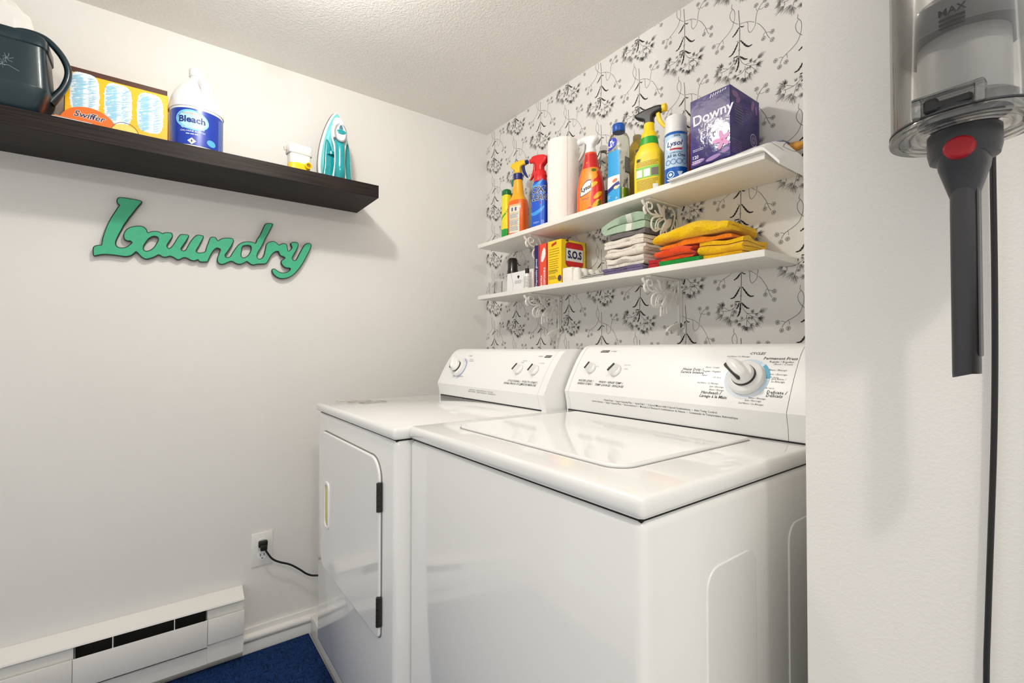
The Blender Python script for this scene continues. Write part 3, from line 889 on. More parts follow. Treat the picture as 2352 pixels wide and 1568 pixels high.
prints(FW, [('WATER LEVEL /', 1.1244, .0945, .0088, 'CENTER', .012), ("NIVEAU D'EAU", 1.1238, .0853, .0088, 'CENTER', .012),
            ('WASH • RINSE TEMP /', 1.2165, .0945, .0088, 'CENTER', .012), ('TEMP LAVAGE • RINÇAGE', 1.2135, .0853, .0088, 'CENTER', .012),
            ('CYCLES', 1.5844, .1925, .0095, 'CENTER', .014), ('Permanent Press', 1.6345, .1795, .0098, 'CENTER', .014),
            ('Heavy Duty /', 1.4473, .1450, .0098, 'CENTER', .012), ('Service Intense', 1.448, .1370, .0098, 'CENTER', .012),
            ('Handwash /', 1.5085, .0885, .0098, 'CENTER', .012), ('Lavage à la Main', 1.5155, .0800, .0098, 'CENTER', .012),
            ('Delicate /', 1.645, .1000, .0098, 'CENTER', .012), ('Délicats', 1.642, .0925, .0098, 'CENTER', .012),
            ('Regular / Régulier', 1.6390, .1710, .0066), ('Short / Court', 1.6435, .1650, .0066), ('Rinse / Rinçage', 1.6370, .1508, .0058), ('Spin / Essorage', 1.6395, .1406, .0058),
            ('2nd Rinse /', 1.6425, .1300, .0062), ('2e Rinçage', 1.6425, .1240, .0062), ('Off / Arrêt', 1.632, .1335, .0045), ('Off / Arrêt', 1.629, .1085, .0045),
            ('Short / Court', 1.4945, .1520, .0060), ('Regular / Régulier', 1.4963, .1415, .0060), ('Super', 1.4815, .1312, .0060), ('Off / Arrêt', 1.513, .1265, .0045),
            ('2nd Rinse / 2e Rinçage', 1.4948, .1115, .0056), ('Spin / Essorage', 1.5180, .1037, .0056), ('Rinse / Rinçage', 1.5200, .0961, .0056),
            ('2nd Rinse / 2e Rinçage', 1.545, .1835, .0056), ('Rinse / Rinçage', 1.6100, .0845, .0056), ('Spin / Essorage', 1.6030, .0785, .0056), ('2nd Rinse / 2e Rinçage', 1.600, .0715, .0056),
            ('Heavy Duty  •  Super Capacity Plus  •  Quiet Pak I  •  2 Speed Motor with 5 Speed Combinations  •  Auto Temp Control', 1.3667, .0440, .0066, 'CENTER', .006, 0.0),
            ('Service Intense  •  Super Capacité Plus  •  Insonorisation I  •  Moteur à 2 Vitesses 5 Combinaisons de Vitesse  •  Commande de Température Automatique', 1.3667, .0368, .0066, 'CENTER', .006, 0.0),
            ('70 SERIES', 1.181, .1957, .0055), ('Low', 1.148, .143, .0045), ('Hot', 1.19, .142, .0045), ('Cold / Froid', 1.2515, .150, .0045), ('Warm', 1.2525, .138, .0045)], wa, flat((46, 46, 48)))
wobj('logo', FW.lay(d_poly([(-.0165, -.0042), (.0145, -.0042), (.017, .0042), (-.014, .0042)]), 1.1485, .1957), INK, wa)
wobj('logo_lettering', FW.lay(text_mesh('Kenmore', .0072, 'CENTER', .012, .25), 1.1485, .1957, .0009), flat((238, 238, 238)), wa)
wobj('logo_lettering', FD.lay(text_mesh('Kenmore', .0072, 'CENTER', .012, .25), .984, .1815, .0009), flat((238, 238, 238)), dr)
# reclining lid bumpers are hidden; drain hose behind the washer
hs = [Vector((1.596 - .02 * k / 14, -.06 - .04 * k / 14, 1.30 - .02 * k)) for k in range(16)]
dh = thing('drain_hose', 'grey ribbed hose rising behind the washer at the wall stub', 'hose', tuple(hs[-1]))
wobj('hose_body', tube(hs, 0.0115, 12, 2), mat('hose_grey', (96, 92, 86), .5), dh)
for k in range(30):
    p = hs[0] + (hs[-1] - hs[0]) * ((k + .5) / 30)
    me = lathe([(.0118, -.0022), (.0138, 0), (.0118, .0022)], 12)
    wobj('rib', xf(me, Matrix.Translation(p)), mat('hose_rib', (58, 56, 54), .5), dh)

# ------------------------------------------------------------------ floating shelf on the left wall, and the sign
FZ = 1.8275    # top of the floating shelf
SHELF = wood_mat('black_brown_wood', (19, 14, 13), (44, 35, 32), .5)
tag(obj('floating_shelf', box(0, .26, -2.594, -.694, FZ - .05, FZ, .0008, 1), SHELF), 'thick black-brown floating shelf on the left wall', 'shelf')

sg = thing('laundry_sign', 'green cut-out script sign spelling Laundry under the floating shelf', 'sign', (0, -1.15, 1.4))
def sgm(depth, off, xoff, bev):
    P = [[(v.x / 1000, v.y / 1000) for v in smooth_path([(a, b, 0) for a, b in p], 3, True)] for p in SIGN]
    return lay(curve_mesh(P, depth, bev, off), (xoff, -1.4, 1.4), (0, 1, 0), (0, 0, 1), 0)
wobj('sign_board', sgm(.012, 0.0, .0135, .001), mat('sign_dark_edge', (16, 46, 36), .6), sg)
wobj('sign_face', sgm(.0012, -.003, .0198, 0), mat('sign_green', (62, 178, 134), .55, var=.05, nscale=60), sg)

# ------------------------------------------------------------------ white shelves on the wallpapered wall
UZ, LZ = 1.666, 1.4226
UX0, UX1, UD = .209, 1.527, .19
BOARD = mat('shelf_white', (238, 235, 229), .5, var=.02, nscale=14, bump=.05, bscale=90)
tag(obj('shelf_board', box(UX0, UX1, -UD, -.0012, UZ - .018, UZ, .001, 1), BOARD), 'upper white shelf board on the wallpapered wall', 'shelf', 'white shelves over the machines')
tag(obj('shelf_board', box(UX0, UX1 - .002, -UD, -.0012, LZ - .018, LZ, .001, 1), BOARD), 'lower white shelf board on the wallpapered wall', 'shelf', 'white shelves over the machines')
IRON = mat('bracket_white', (236, 234, 228), .4, var=.02)
def bracket(x, z, label):
    t = thing('shelf_bracket', label, 'bracket', (x, 0, z), group='ornate shelf brackets')
    def q(k):
        return [(min(-.004, a / 1000), b / 1000) for a, b in BRK[k]]
    ms = []
    for k, r in (('scal', .0050), ('curl', .0032), ('arc', .0034), ('br', .003), ('C', .0036), ('c1', .0026), ('c2', .003), ('st', .004), ('p1', .0042), ('p2', .0030), ('p3', .0030), ('r1', .0034), ('k1', .003), ('r2', .0034), ('r3', .003), ('r4', .003), ('r5', .003)):
        ms.append(tube([(0, a, b) for a, b in q(k)], r, 8, 4, flatn=(1, 0, 0), flat_k=.75))
    for k in ('leaf', 'bell', 'bl'):
        p = [(v.x, v.y) for v in smooth_path([(a, b, 0) for a, b in q(k)], 3, True)]
        ms.append(lay(curve_mesh([p], .007, .002), (0, 0, 0), (0, 1, 0), (0, 0, 1), 0))
    ms.append(box(-.004, .004, -.012, -.002, -.158, -.001, .001, 1))
    obj('scrollwork', joinm(*ms), IRON, t)
    obj('top_flange', box(-.009, .009, -.172, -.002, -.0055, -.0004, .001, 1), IRON, t)
    obj('wall_flange', joinm(box(-.009, .009, -.005, -.001, -.168, -.0004, .001, 1), lay(d_ell(0, 0, .012, .012, 20), (.006, -.0052, -.026), (1, 0, 0), (0, 0, 1)), cbox((.007, -.003, -.026), (.018, .004, .018), .0015, 1), cbox((.007, -.003, -.152), (.018, .004, .018), .0015, 1)), IRON, t)
    for dz in (-.026, -.152):
        s = lathe([(.0042, 0), (.0042, .0012), (.002, .0022)], 12)
        s.transform(Matrix.Rotation(math.pi / 2, 4, 'X')); s.transform(Matrix.Translation((.011, -.0052, dz)))
        obj('screw', s, mat('screw_steel', (150, 150, 148), .4, .7), t)
bracket(1.163, UZ - .018, 'ornate white scroll bracket under the upper shelf, above the folded cloths')
bracket(.575, UZ - .018, 'ornate white scroll bracket under the upper shelf, above the yellow soap pad box')
bracket(1.163, LZ - .018, 'ornate white scroll bracket under the lower shelf, nearer the wall stub')
bracket(.575, LZ - .018, 'ornate white scroll bracket under the lower shelf, nearer the left wall')

# ------------------------------------------------------------------ bottles and sprayers
def trigger(t, z0, dirx, m_head, m_trig, m_noz, h=.055, ln=1.0, th=.024, tail=1.0, round_=.007, noz_r=.0095):
    k = h / .055
    L = ln
    pts = [(-.0135, 0), (-.0145, .016), (-.030 * tail, .026), (-.040 * tail, .036), (-.036 * tail, .046), (-.012, .053), (.026 * L, .055), (.040 * L, .051), (.043 * L, .043), (.041 * L, .034), (.026 * L, .031), (.0155, .024), (.0135, 0)]
    P = [(v.x * 1.0, v.y * k) for v in smooth_path([(a, b, 0) for a, b in pts], 3, True)]
    hd = obj('spray_head', lay(curve_mesh([P], th, round_, 0, 3), (0, 0, z0), (dirx, 0, 0), (0, 0, 1), 0), m_head, t)
    nz = lathe([(noz_r * .9, 0), (noz_r, .004), (noz_r, .014), (noz_r * .6, .0165)], 14)
    nz.transform(Matrix.Rotation(math.pi / 2 * dirx, 4, 'Y')); nz.transform(Matrix.Translation((dirx * .038 * L, 0, z0 + .043 * k)))
    obj('nozzle', nz, m_noz, t)
    tp = [(.022 * L, .034 * k), (.032 * L, .034 * k), (.036 * L, .012 * k), (.047 * L, -.012), (.052 * L, -.024), (.047 * L, -.025), (.036 * L, -.012), (.025 * L, .006)]
    P = [(v.x, v.y) for v in smooth_path([(a, b, 0) for a, b in tp], 3, True)]
    obj('trigger', lay(curve_mesh([P], .012, .003, 0, 2), (0, 0, z0), (dirx, 0, 0), (0, 0, 1), 0), m_trig, t)

def pl(name, rgb, rough=.35, **k):
    return mat('plastic_' + name, rgb, rough, var=.02, **k)

# slim yellow bottle, green cap and base
t = thing('slim_bottle', 'slim yellow bottle with green cap at the left end of the upper shelf', 'bottle', (.357, -.13, UZ))
L = Loft([(0, .0215, .017, 3), (.004, .0235, .0185, 3), (.055, .0235, .0185, 3), (.20, .0225, .018, 3), (.207, .021, .017, 3)], 28)
b = obj('bottle_body', L.mesh(), pl('yellow_bright', (240, 226, 40)), t)
obj('base_band', Loft([(0, .0225, .018, 3), (.003, .0243, .0192, 3), (.05, .0243, .0192, 3)], 28).mesh(), pl('green', (30, 160, 60)), t)
obj('cap', Loft([(.204, .0205, .0165, 3), (.208, .0222, .018, 3), (.226, .0222, .018, 3), (.2315, .018, .0145, 3)], 28).mesh(), pl('green_dark', (20, 110, 52)), t)
obj('stripe', L.wrap(d_line([(-.03 + .006 * i, -.02 + .0055 * i + .003 * math.sin(i)) for i in range(12)], .007), -60, .115), flat((60, 170, 60)), t)

# small bottle with green cap behind
t = thing('green_cap_bottle', 'small brown and white bottle with green cap behind the orange spray bottle', 'bottle', (.322, -.06, UZ))
obj('bottle_body', lathe([(.02, 0), (.0215, .004), (.0215, .22), (.018, .25), (.010, .272)], 24), pl('cream', (214, 206, 186)), t)
obj('bottle_label', lathe([(.0218, .10), (.0218, .235)], 24, cap=False), pl('brown_label', (92, 62, 40)), t)
obj('cap', lathe([(.011, .27), (.012, .275), (.012, .302), (.009, .306)], 20), pl('cap_teal', (26, 130, 92)), t)

# orange sprayer with yellow top
t = thing('spray_bottle', 'orange spray bottle with yellow trigger head and navy collar', 'bottle', (.4335, -.122, UZ), math.radians(17))
OR = pl('orange', (242, 104, 20), coat=.3)
L = Loft([(0, .040, .026, 3.2), (.006, .044, .030, 3.2), (.12, .045, .031, 3.2), (.150, .044, .030, 3.2), (.168, .040, .028, 2.8), (.182, .030, .024, 2.4), (.20, .0255, .021, 2.2), (.23, .023, .0195, 2), (.256, .0195, .0185, 2)], 40)
obj('bottle_body', L.mesh(0, .163), OR, t)
obj('bottle_neck', L.mesh(.163, .256), pl('amber', (246, 176, 24), coat=.3), t)
lb = obj('bottle_label', L.wrap(d_rect(-.027, .027, .018, .142, 14, 4), -90, 0, .0006, .08), flat((236, 232, 214)), t)
obj('label_print', L.wrap(joinm(text_lines(-.024, .024, .100, .0042, 5, .0016, 3), text_lines(-.024, .024, .071, .0042, 5, .0016, 4), text_lines(-.024, .024, .045, .0042, 5, .0016, 5), d_rect(-.014, -.006, .113, .129), d_rect(.004, .013, .113, .129)), -90, 0, .001, .08), flat((92, 98, 132)), lb)
obj('label_print', L.wrap(joinm(d_rect(-.026, .026, .1045, .1065, 8), d_rect(-.026, .026, .0755, .0775, 8), d_rect(-.026, .026, .0495, .0515, 8), d_rect(-.026, .026, .136, .1395, 8)), -90, 0, .001, .08), flat((232, 176, 60)), lb)
obj('base_strip', L.wrap(d_rect(-.05, .05, .002, .012, 16, 2), -90, 0, .0007, .01), flat((238, 226, 200)), t)
NV = pl('navy', (24, 32, 110))
obj('collar', lathe([(.0195, .256), (.0215, .258), (.0215, .283), (.018, .285)], 28), NV, t)
YL = pl('yellow_head', (250, 204, 40))
trigger(t, .284, 1, YL, NV, NV, .056, 1.0, .026, .9)

# white bottle behind
t = thing('white_bottle', 'white bottle with small green emblem behind the orange and blue spray bottles', 'bottle', (.485, -.05, UZ))
L = Loft([(0, .026, .022, 3), (.004, .028, .024, 3), (.22, .028, .024, 3), (.255, .02, .02, 2.4), (.275, .012, .012, 2)], 28)
obj('bottle_body', L.mesh(), pl('white', (236, 235, 230)), t)
obj('cap', lathe([(.0125, .274), (.0135, .277), (.0135, .295), (.011, .298)], 20), pl('white', (236, 235, 230)), t)
obj('emblem', L.wrap(joinm(d_ring(0, 0, .006, .009), d_ell(0, .02, .004, .006)), -50, .215, .0006), flat((120, 150, 70)), t)

# oxi sprayer
t = thing('spray_bottle', 'blue stain remover spray bottle with red trigger head', 'bottle', (.592, -.128, UZ), math.radians(16))
L = Loft([(0, .034, .024, 3), (.005, .0375, .027, 3), (.12, .038, .0275, 3), (.16, .0365, .027, 2.8), (.19, .032, .0255, 2.5), (.203, .0285, .0245, 2.2)], 40)
obj('bottle_body', L.mesh(), pl('blue_bottle', (18, 70, 190), coat=.4), t)
lb = obj('bottle_label', L.wrap(d_rect(-.034, .034, .012, .195, 16, 8), -90, 0, .0005, .1), pl('label_blue', (28, 92, 206)), t)
sw = [(-.034, .118), (-.02, .110), (0, .113), (.02, .123), (.034, .138)]
obj('label_swirl', L.wrap(d_line([(v.x, v.y - .045) for v in smooth_path([(a, c, 0) for a, c in sw], 5)], [.004 + .012 * math.sin(math.pi * i / 20) for i in range(21)]), -90, 0, .0009, .1), pl('label_sky', (70, 160, 232)), lb)
obj('label_swirl', L.wrap(d_line([(v.x, v.y + .07) for v in smooth_path([(a, c, 0) for a, c in sw], 5)], [.004 + .010 * math.sin(math.pi * i / 20) for i in range(21)]), -90, 0, .0009, .1), pl('label_sky', (70, 160, 232)), lb)
obj('lettering_outline', L.wrap(joinm(d_shift(text_mesh('OXI', .038, 'CENTER', .055, .2), .004, .162), d_shift(text_mesh('CLEAN', .034, 'CENTER', .055, .2, 0, .8), 0, .130)), -88, 0, .0011, .14), flat((236, 240, 244)), lb)
obj('lettering', L.wrap(joinm(d_shift(text_mesh('OXI', .038, 'CENTER', .015, .2), .004, .162), d_shift(text_mesh('CLEAN', .034, 'CENTER', .015, .2, 0, .8), 0, .130)), -88, 0, .0015, .14), flat((16, 18, 30)), lb)
obj('label_bar', L.wrap(d_poly([(-.032, .098), (.012, .104), (.012, .112), (-.032, .106)]), -88, 0, .0011, .1), flat((216, 40, 44)), lb)
obj('label_bar', L.wrap(joinm(d_poly([(.014, .104), (.034, .107), (.034, .115), (.014, .112)]), d_poly([(-.032, .089), (.03, .097), (.03, .1), (-.032, .093)])), -88, 0, .0011, .1), flat((24, 36, 96)), lb)
obj('fine_print', L.wrap(joinm(text_lines(-.02, .012, .030, .004, 2, .0017, 9), text_lines(.018, .030, .034, .0045, 4, .0018, 10)), -88, 0, .0011, .1), flat((196, 214, 240)), lb)
RD = pl('red', (222, 24, 30), coat=.2)
obj('collar', lathe([(.0275, .2), (.0285, .205), (.0265, .222), (.0285, .226), (.0245, .246), (.015, .252)], 32), RD, t)
trigger(t, .246, -1, RD, RD, RD, .070, .95, .030, .95)

# dark bottle behind the red one
t = thing('dark_blue_bottle', 'navy blue bottle half hidden behind the red-headed spray bottle', 'bottle', (.585, -.045, UZ))
obj('bottle_body', lathe([(.026, 0), (.028, .004), (.028, .22), (.020, .26), (.013, .275)], 24), pl('navy_dark', (20, 26, 80)), t)
obj('cap', lathe([(.014, .274), (.0155, .277), (.0155, .302), (.012, .306)], 20), pl('navy_dark', (20, 26, 80)), t)

# paper towel roll
t = thing('paper_towel_roll', 'white paper towel roll standing on the upper shelf', 'paper roll', (.706, -.105, UZ))
PT = mat('tissue_paper', (246, 241, 234), .9, var=.01, nscale=30, bump=.35, bscale=70, spec=.1)
obj('paper', lathe([(.019, .001), (.0615, .001), (.0622, .004), (.0622, .330), (.0612, .333), (.019, .333)], 48, cap=False), PT, t)
obj('paper_sheet_end', Loft([(.003, .0632, .0632, 2), (.331, .0632, .0632, 2)], 48).wrap(d_rect(0, .05, .003, .331, 8, 1), -75, 0, .0006), PT, t)
obj('cardboard_core', lathe([(.0182, .001), (.0195, .001), (.0195, .3325), (.0182, .3325), (.0182, .001)], 28, cap=False), mat('cardboard', (170, 136, 98), .9), t)

# orange sprayer with white head
t = thing('spray_bottle', 'orange citrus cleaner spray bottle with white trigger head', 'bottle', (.873, -.122, UZ), math.radians(15))
L = Loft([(0, .047, .029, 3), (.005, .051, .033, 3), (.10, .050, .033, 3), (.140, .043, .031, 2.8), (.180, .030, .0265, 2.4), (.212, .0235, .022, 2.1), (.229, .0215, .0205, 2)], 44)
obj('bottle_body', L.mesh(), pl('orange_clear', (236, 88, 22), coat=.4), t)
lb = obj('label_sleeve', L.wrap(d_rect(-.044, .044, .008, .205, 18, 14), -82, 0, .0006, .06), pl('label_orange', (246, 140, 26)), t)
obj('label_patch', L.wrap(d_rect(-.046, .10, .168, .222, 22, 6), -82, 0, .001, .06), pl('label_red', (206, 30, 26)), lb)
obj('label_patch', L.wrap(d_ell(.030, .088, .020, .072, 24, 4, -.25), -82, 0, .001, .06), pl('label_red2', (222, 40, 30)), lb)
for dx, dz, rr in ((.012, .100, .5), (.030, .062, .7), (.022, .03, .9)):
    obj('fruit_shape', L.wrap(d_ell(dx, dz, .020, .0075, 20, 2, rr), -82, 0, .0014, .06), pl('mango', (250, 184, 40)), lb)
obj('fruit_shape', L.wrap(d_ell(.016, .138, .017, .017, 20, 2), -82, 0, .0012, .06), pl('peach', (246, 160, 34)), lb)
obj('leaf_shape', L.wrap(d_ell(.022, .156, .010, .006, 16, 1, .1), -82, 0, .0014, .06), pl('leaf_green', (84, 110, 30)), lb)
obj('leaf_shape', L.wrap(d_ell(.034, .030, .006, .016, 16, 1, -.3), -82, 0, .0014, .06), pl('leaf_green', (84, 110, 30)), lb)
obj('fruit_shape', L.wrap(d_ell(.012, .014, .022, .010, 20, 2), -82, 0, .0013, .06), pl('berry', (226, 60, 90)), lb)
shield = [(-.040, .066), (-.030, .068), (-.012, .074), (.004, .082), (.004, .100), (.004, .118), (-.010, .118), (-.024, .110), (-.036, .094), (-.040, .080)]
obj('emblem_edge', L.wrap(d_shift(d_poly([(a * 1.07, (b - .09) * 1.12) for a, b in shield]), 0, .09), -80, 0, .0013, .06), flat((24, 28, 60)), lb)
obj('emblem', L.wrap(d_poly(shield), -80, 0, .0016, .06), flat((240, 240, 240)), lb)
obj('lettering', L.wrap(d_shift(text_mesh('Lysol', .0205, 'CENTER', .02, .3), -.018, .092, .25), -80, 0, .002, .06), flat((22, 26, 60)), lb)
obj('fine_print', L.wrap(joinm(text_lines(-.036, .0, .056, .004, 2, .0013, 12), text_lines(.052, .066, .122, .0036, 30, .0016, 13)), -80, 0, .0014, .06), flat((112, 90, 150)), lb)
obj('lettering', L.wrap(d_shift(text_mesh('4 in 1', .012, 'CENTER', .02, .1), -.012, .188, .12), -82, 0, .0016, .06), flat((246, 196, 40)), lb)
WH = pl('white_head', (240, 239, 236))
obj('collar', lathe([(.0195, .226), (.0205, .230), (.0195, .242), (.015, .246)], 28), WH, t)
trigger(t, .238, -1, WH, pl('trigger_grey', (196, 194, 190)), WH, .058, .98, .032, .8, .011, .012)

# clear bottle behind
t = thing('clear_bottle', 'small clear bottle with white cap behind the orange citrus spray', 'bottle', (.868, -.047, UZ))
L = Loft([(0, .030, .024, 3), (.004, .033, .027, 3), (.18, .033, .027, 3), (.215, .027, .024, 2.6), (.24, .013, .013, 2), (.258, .0125, .0125, 2)], 28)
obj('bottle_body', L.mesh(), clear_mat('clear_bottle', (240, 240, 237)), t)
obj('cap', lathe([(.0135, .258), (.0145, .26), (.0145, .276), (.0125, .2785)], 20), pl('white', (236, 235, 230)), t)
obj('liquid', Loft([(.003, .030, .024, 3), (.10, .030, .024, 3)], 24).mesh(), pl('dark_green_liquid', (30, 66, 48)), t)

# clear floor cleaner bottle
t = thing('cleaner_bottle', 'clear cleaner bottle with blue cap and a little green liquid', 'bottle', (1.009, -.126, UZ), math.radians(6))
L = Loft([(0, .034, .024, 3.2), (.005, .037, .027, 3.4), (.06, .037, .027, 3.4), (.12, .0355, .026, 3.4), (.20, .036, .0265, 3.2), (.232, .035, .026, 2.8), (.246, .029, .024, 2.4), (.253, .0205, .020, 2), (.258, .0195, .0195, 2)], 40)
obj('bottle_body', L.mesh(), clear_mat('cleaner_clear', (238, 239, 232)), t)
obj('liquid', Loft([(.003, .034, .024, 3.3), (.055, .0345, .0245, 3.3)], 36).mesh(), mat('green_liquid', (128, 168, 28), .15, coat=.3), t)
lb = obj('bottle_label', L.wrap(d_rect(-.034, .028, .004, .186, 16, 8), -94, 0, .0006, .1), flat((36, 160, 222)), t)
obj('label_panel', L.wrap(d_rect(-.034, .028, .060, .100, 14, 2), -94, 0, .001, .1), flat((236, 236, 238)), lb)
obj('label_panel', L.wrap(d_line([(v.x, v.y) for v in smooth_path([(-.033, .045, 0), (-.01, .055, 0), (.012, .067, 0), (.027, .072, 0)], 5)], .012), -94, 0, .0014, .1), flat((32, 40, 130)), lb)
obj('label_panel', L.wrap(d_ell(.010, .083, .010, .006, 16, 1, .3), -94, 0, .0014, .1), flat((222, 120, 70)), lb)
obj('label_panel', L.wrap(d_ell(.015, .058, .009, .006, 16, 1), -94, 0, .0017, .1), flat((240, 222, 170)), lb)
obj('fine_print', L.wrap(joinm(d_ring(.016, .022, .0022, .0036, n=14), text_lines(-.03, -.005, .034, .004, 3, .0015, 21)), -94, 0, .0011, .1), flat((214, 232, 246)), lb)
lb2 = obj('bottle_label', L.wrap(d_ell(-.006, .212, .027, .019, 24, 3, .35), -94, 0, .0006, .1), flat((26, 52, 190)), t)
obj('lettering', L.wrap(joinm(d_shift(text_mesh('M.', .016, 'CENTER', .03, .15), -.006, .220, .3), d_shift(text_mesh('NET', .016, 'CENTER', .03, .15), -.006, .206, .3)), -94, 0, .001, .1), flat((240, 242, 246)), lb2)
obj('back_label', L.wrap(d_rect(.046, .086, .105, .16, 10, 3), -94, 0, .0006, .1), flat((74, 76, 80)), t)
obj('fine_print', L.wrap(text_lines(.048, .084, .156, .0052, 9, .0018, 22), -94, 0, .001, .1), flat((180, 182, 184)), t)
obj('cap', lathe([(.0205, .256), (.0218, .259), (.0218, .279), (.020, .283)], 28), pl('cap_blue', (20, 84, 176)), t)

# yellow bottle behind
t = thing('amber_bottle', 'amber yellow bottle with dark label behind the clear cleaner bottle', 'bottle', (1.026, -.047, UZ))
L = Loft([(0, .030, .022, 3), (.004, .033, .025, 3), (.19, .033, .025, 3), (.225, .026, .022, 2.6), (.243, .014, .014, 2)], 28)
obj('bottle_body', L.mesh(), pl('amber_body', (176, 146, 34), coat=.3), t)
obj('bottle_label', L.wrap(d_rect(.012, .052, .13, .20, 8, 2), -90, 0, .0006, .16), flat((24, 28, 66)), t)
obj('cap', lathe([(.0145, .242), (.0155, .245), (.0155, .258), (.013, .261)], 20), pl('cap_tan', (190, 172, 130)), t)

# yellow sprayer, green band, black and yellow head
t = thing('spray_bottle', 'yellow spray bottle with green band and black and yellow trigger head', 'bottle', (1.134, -.125, UZ), math.radians(14))
L = Loft([(0, .042, .027, 3.2), (.005, .0455, .031, 3.4), (.10, .0465, .0315, 3.4), (.138, .044, .030, 3), (.155, .034, .027, 2.6), (.166, .029, .0245, 2.4), (.19, .026, .0225, 2.2), (.205, .0245, .0215, 2.1), (.212, .0175, .0175, 2), (.238, .0165, .0165, 2)], 44)
obj('bottle_body', L.mesh(), pl('yellow_spray', (248, 214, 16), coat=.25), t)
obj('neck_band', Loft([(s[0], s[1] + .0006, s[2] + .0006, s[3]) for s in [L.sec(.166), L.sec(.178), L.sec(.19)]], 44).mesh(), pl('band_green', (40, 160, 40)), t)
lb = obj('bottle_label', L.wrap(d_rect(-.039, .039, .008, .132, 16, 5), -88, 0, .0006, .07), flat((244, 208, 30)), t)
obj('label_panel', L.wrap(d_rect(-.038, .036, .054, .090, 14, 2), -88, 0, .001, .07), flat((130, 200, 70)), lb)
for dx, cc in ((-.027, (226, 232, 220)), (-.001, (238, 238, 236)), (.024, (120, 104, 98))):
    pp = obj('label_picture', L.wrap(d_rect(dx - .0105, dx + .0105, .058, .082, 4, 1), -88, 0, .0014, .07), flat(cc), lb)
obj('label_panel', L.wrap(d_poly([(-.024, .110), (.036, .118), (.036, .124), (.01, .124), (-.024, .119)]), -88, 0, .001, .07), flat((110, 190, 60)), lb)
obj('label_panel', L.wrap(d_rect(-.037, -.025, .109, .119, 3, 1), -88, 0, .0012, .07), flat((24, 26, 22)), lb)
obj('fine_print', L.wrap(joinm(text_lines(-.036, .036, .106, .0042, 4, .0014, 31), text_lines(-.036, .034, .048, .0038, 9, .0014, 32)), -88, 0, .0011, .07), flat((92, 84, 24)), lb)
obj('label_panel', L.wrap(d_rect(.018, .034, .010, .030, 3, 1), -88, 0, .0013, .07), flat((238, 238, 234)), lb)
hd = pl('black_head', (22, 22, 22))
trigger(t, .234, 1, hd, pl('yellow_trigger', (250, 206, 20)), pl('yellow_trigger', (250, 206, 20)), .054, 1.12, .026, 1.15, .007, .0125)

# small pale bottle and red box behind the spray can
t = thing('pale_bottle', 'small pale bottle behind the yellow spray bottle', 'bottle', (1.15, -.04, UZ))
obj('bottle_body', lathe([(.019, 0), (.021, .004), (.021, .155), (.012, .185)], 22), pl('pale', (226, 222, 208)), t)
obj('cap', lathe([(.0125, .184), (.0135, .187), (.0135, .207), (.011, .21)], 18), pl('white', (236, 235, 230)), t)
t = thing('red_canister', 'red canister half hidden behind the aerosol can', 'canister', (1.262, -.055, UZ))
obj('canister_body', lathe([(.026, 0), (.0275, .003), (.0275, .175), (.024, .182)], 26), pl('canister_red', (176, 52, 38)), t)
obj('cap', lathe([(.0245, .181), (.0245, .197), (.02, .202)], 26), pl('canister_cap', (214, 190, 170)), t)

# disinfectant aerosol
t = thing('aerosol_can', 'blue and white disinfectant aerosol can with white cap', 'aerosol can', (1.2425, -.14, UZ))
L = Loft([(0, .0325, .0325, 2), (.003, .034, .034, 2), (.150, .034, .034, 2), (.158, .031, .031, 2)], 44)
b = obj('can_body', L.mesh(), mat('can_blue', (20, 96, 186), .3, .2, var=.03, coat=.3), t)
lb = obj('can_label', L.wrap(d_rect(-.036, .040, .050, .148, 20, 4), -62, 0, .0005), flat((186, 214, 236)), t)
obj('emblem', L.wrap(d_ell(-.002, .118, .026, .020, 24, 3, .1), -62, 0, .0009), flat((240, 243, 246)), lb)
obj('lettering', L.wrap(d_shift(text_mesh('Lysol', .021, 'CENTER', .02, .25), -.002, .120, .06), -62, 0, .0013), flat((22, 60, 130)), lb)
obj('label_bar', L.wrap(d_rect(-.014, .020, .101, .106, 6, 1), -62, 0, .0013), flat((180, 40, 60)), lb)
obj('lettering', L.wrap(d_shift(text_mesh('All in One', .0125, 'CENTER', .015), .004, .084), -62, 0, .0013), flat((30, 50, 96)), lb)
obj('lettering', L.wrap(joinm(d_shift(text_mesh('100%', .0085, 'CENTER', .03), .006, .1435), text_lines(-.014, .024, .093, .004, 1, .0015, 41)), -62, 0, .0013), flat((20, 46, 100)), lb)
obj('emblem', L.wrap(joinm(*[d_ring(dx, .066, .0065, .0078, n=20) for dx in (-.020, -.004, .012, .028)]), -62, 0, .0013), flat((30, 80, 150)), lb)
obj('emblem', L.wrap(joinm(d_ring(-.012, .028, .0085, .0112, n=24), d_ell(-.012, .028, .005, .005), d_poly([(.006, .036), (.022, .036), (.014, .018)])), -62, 0, .0011), flat((206, 228, 244)), t)
obj('cap', lathe([(.0328, .157), (.0335, .159), (.0335, .1635), (.0315, .165), (.0315, .205), (.029, .2105), (.024, .212)], 40), pl('white_cap', (232, 232, 230)), t)

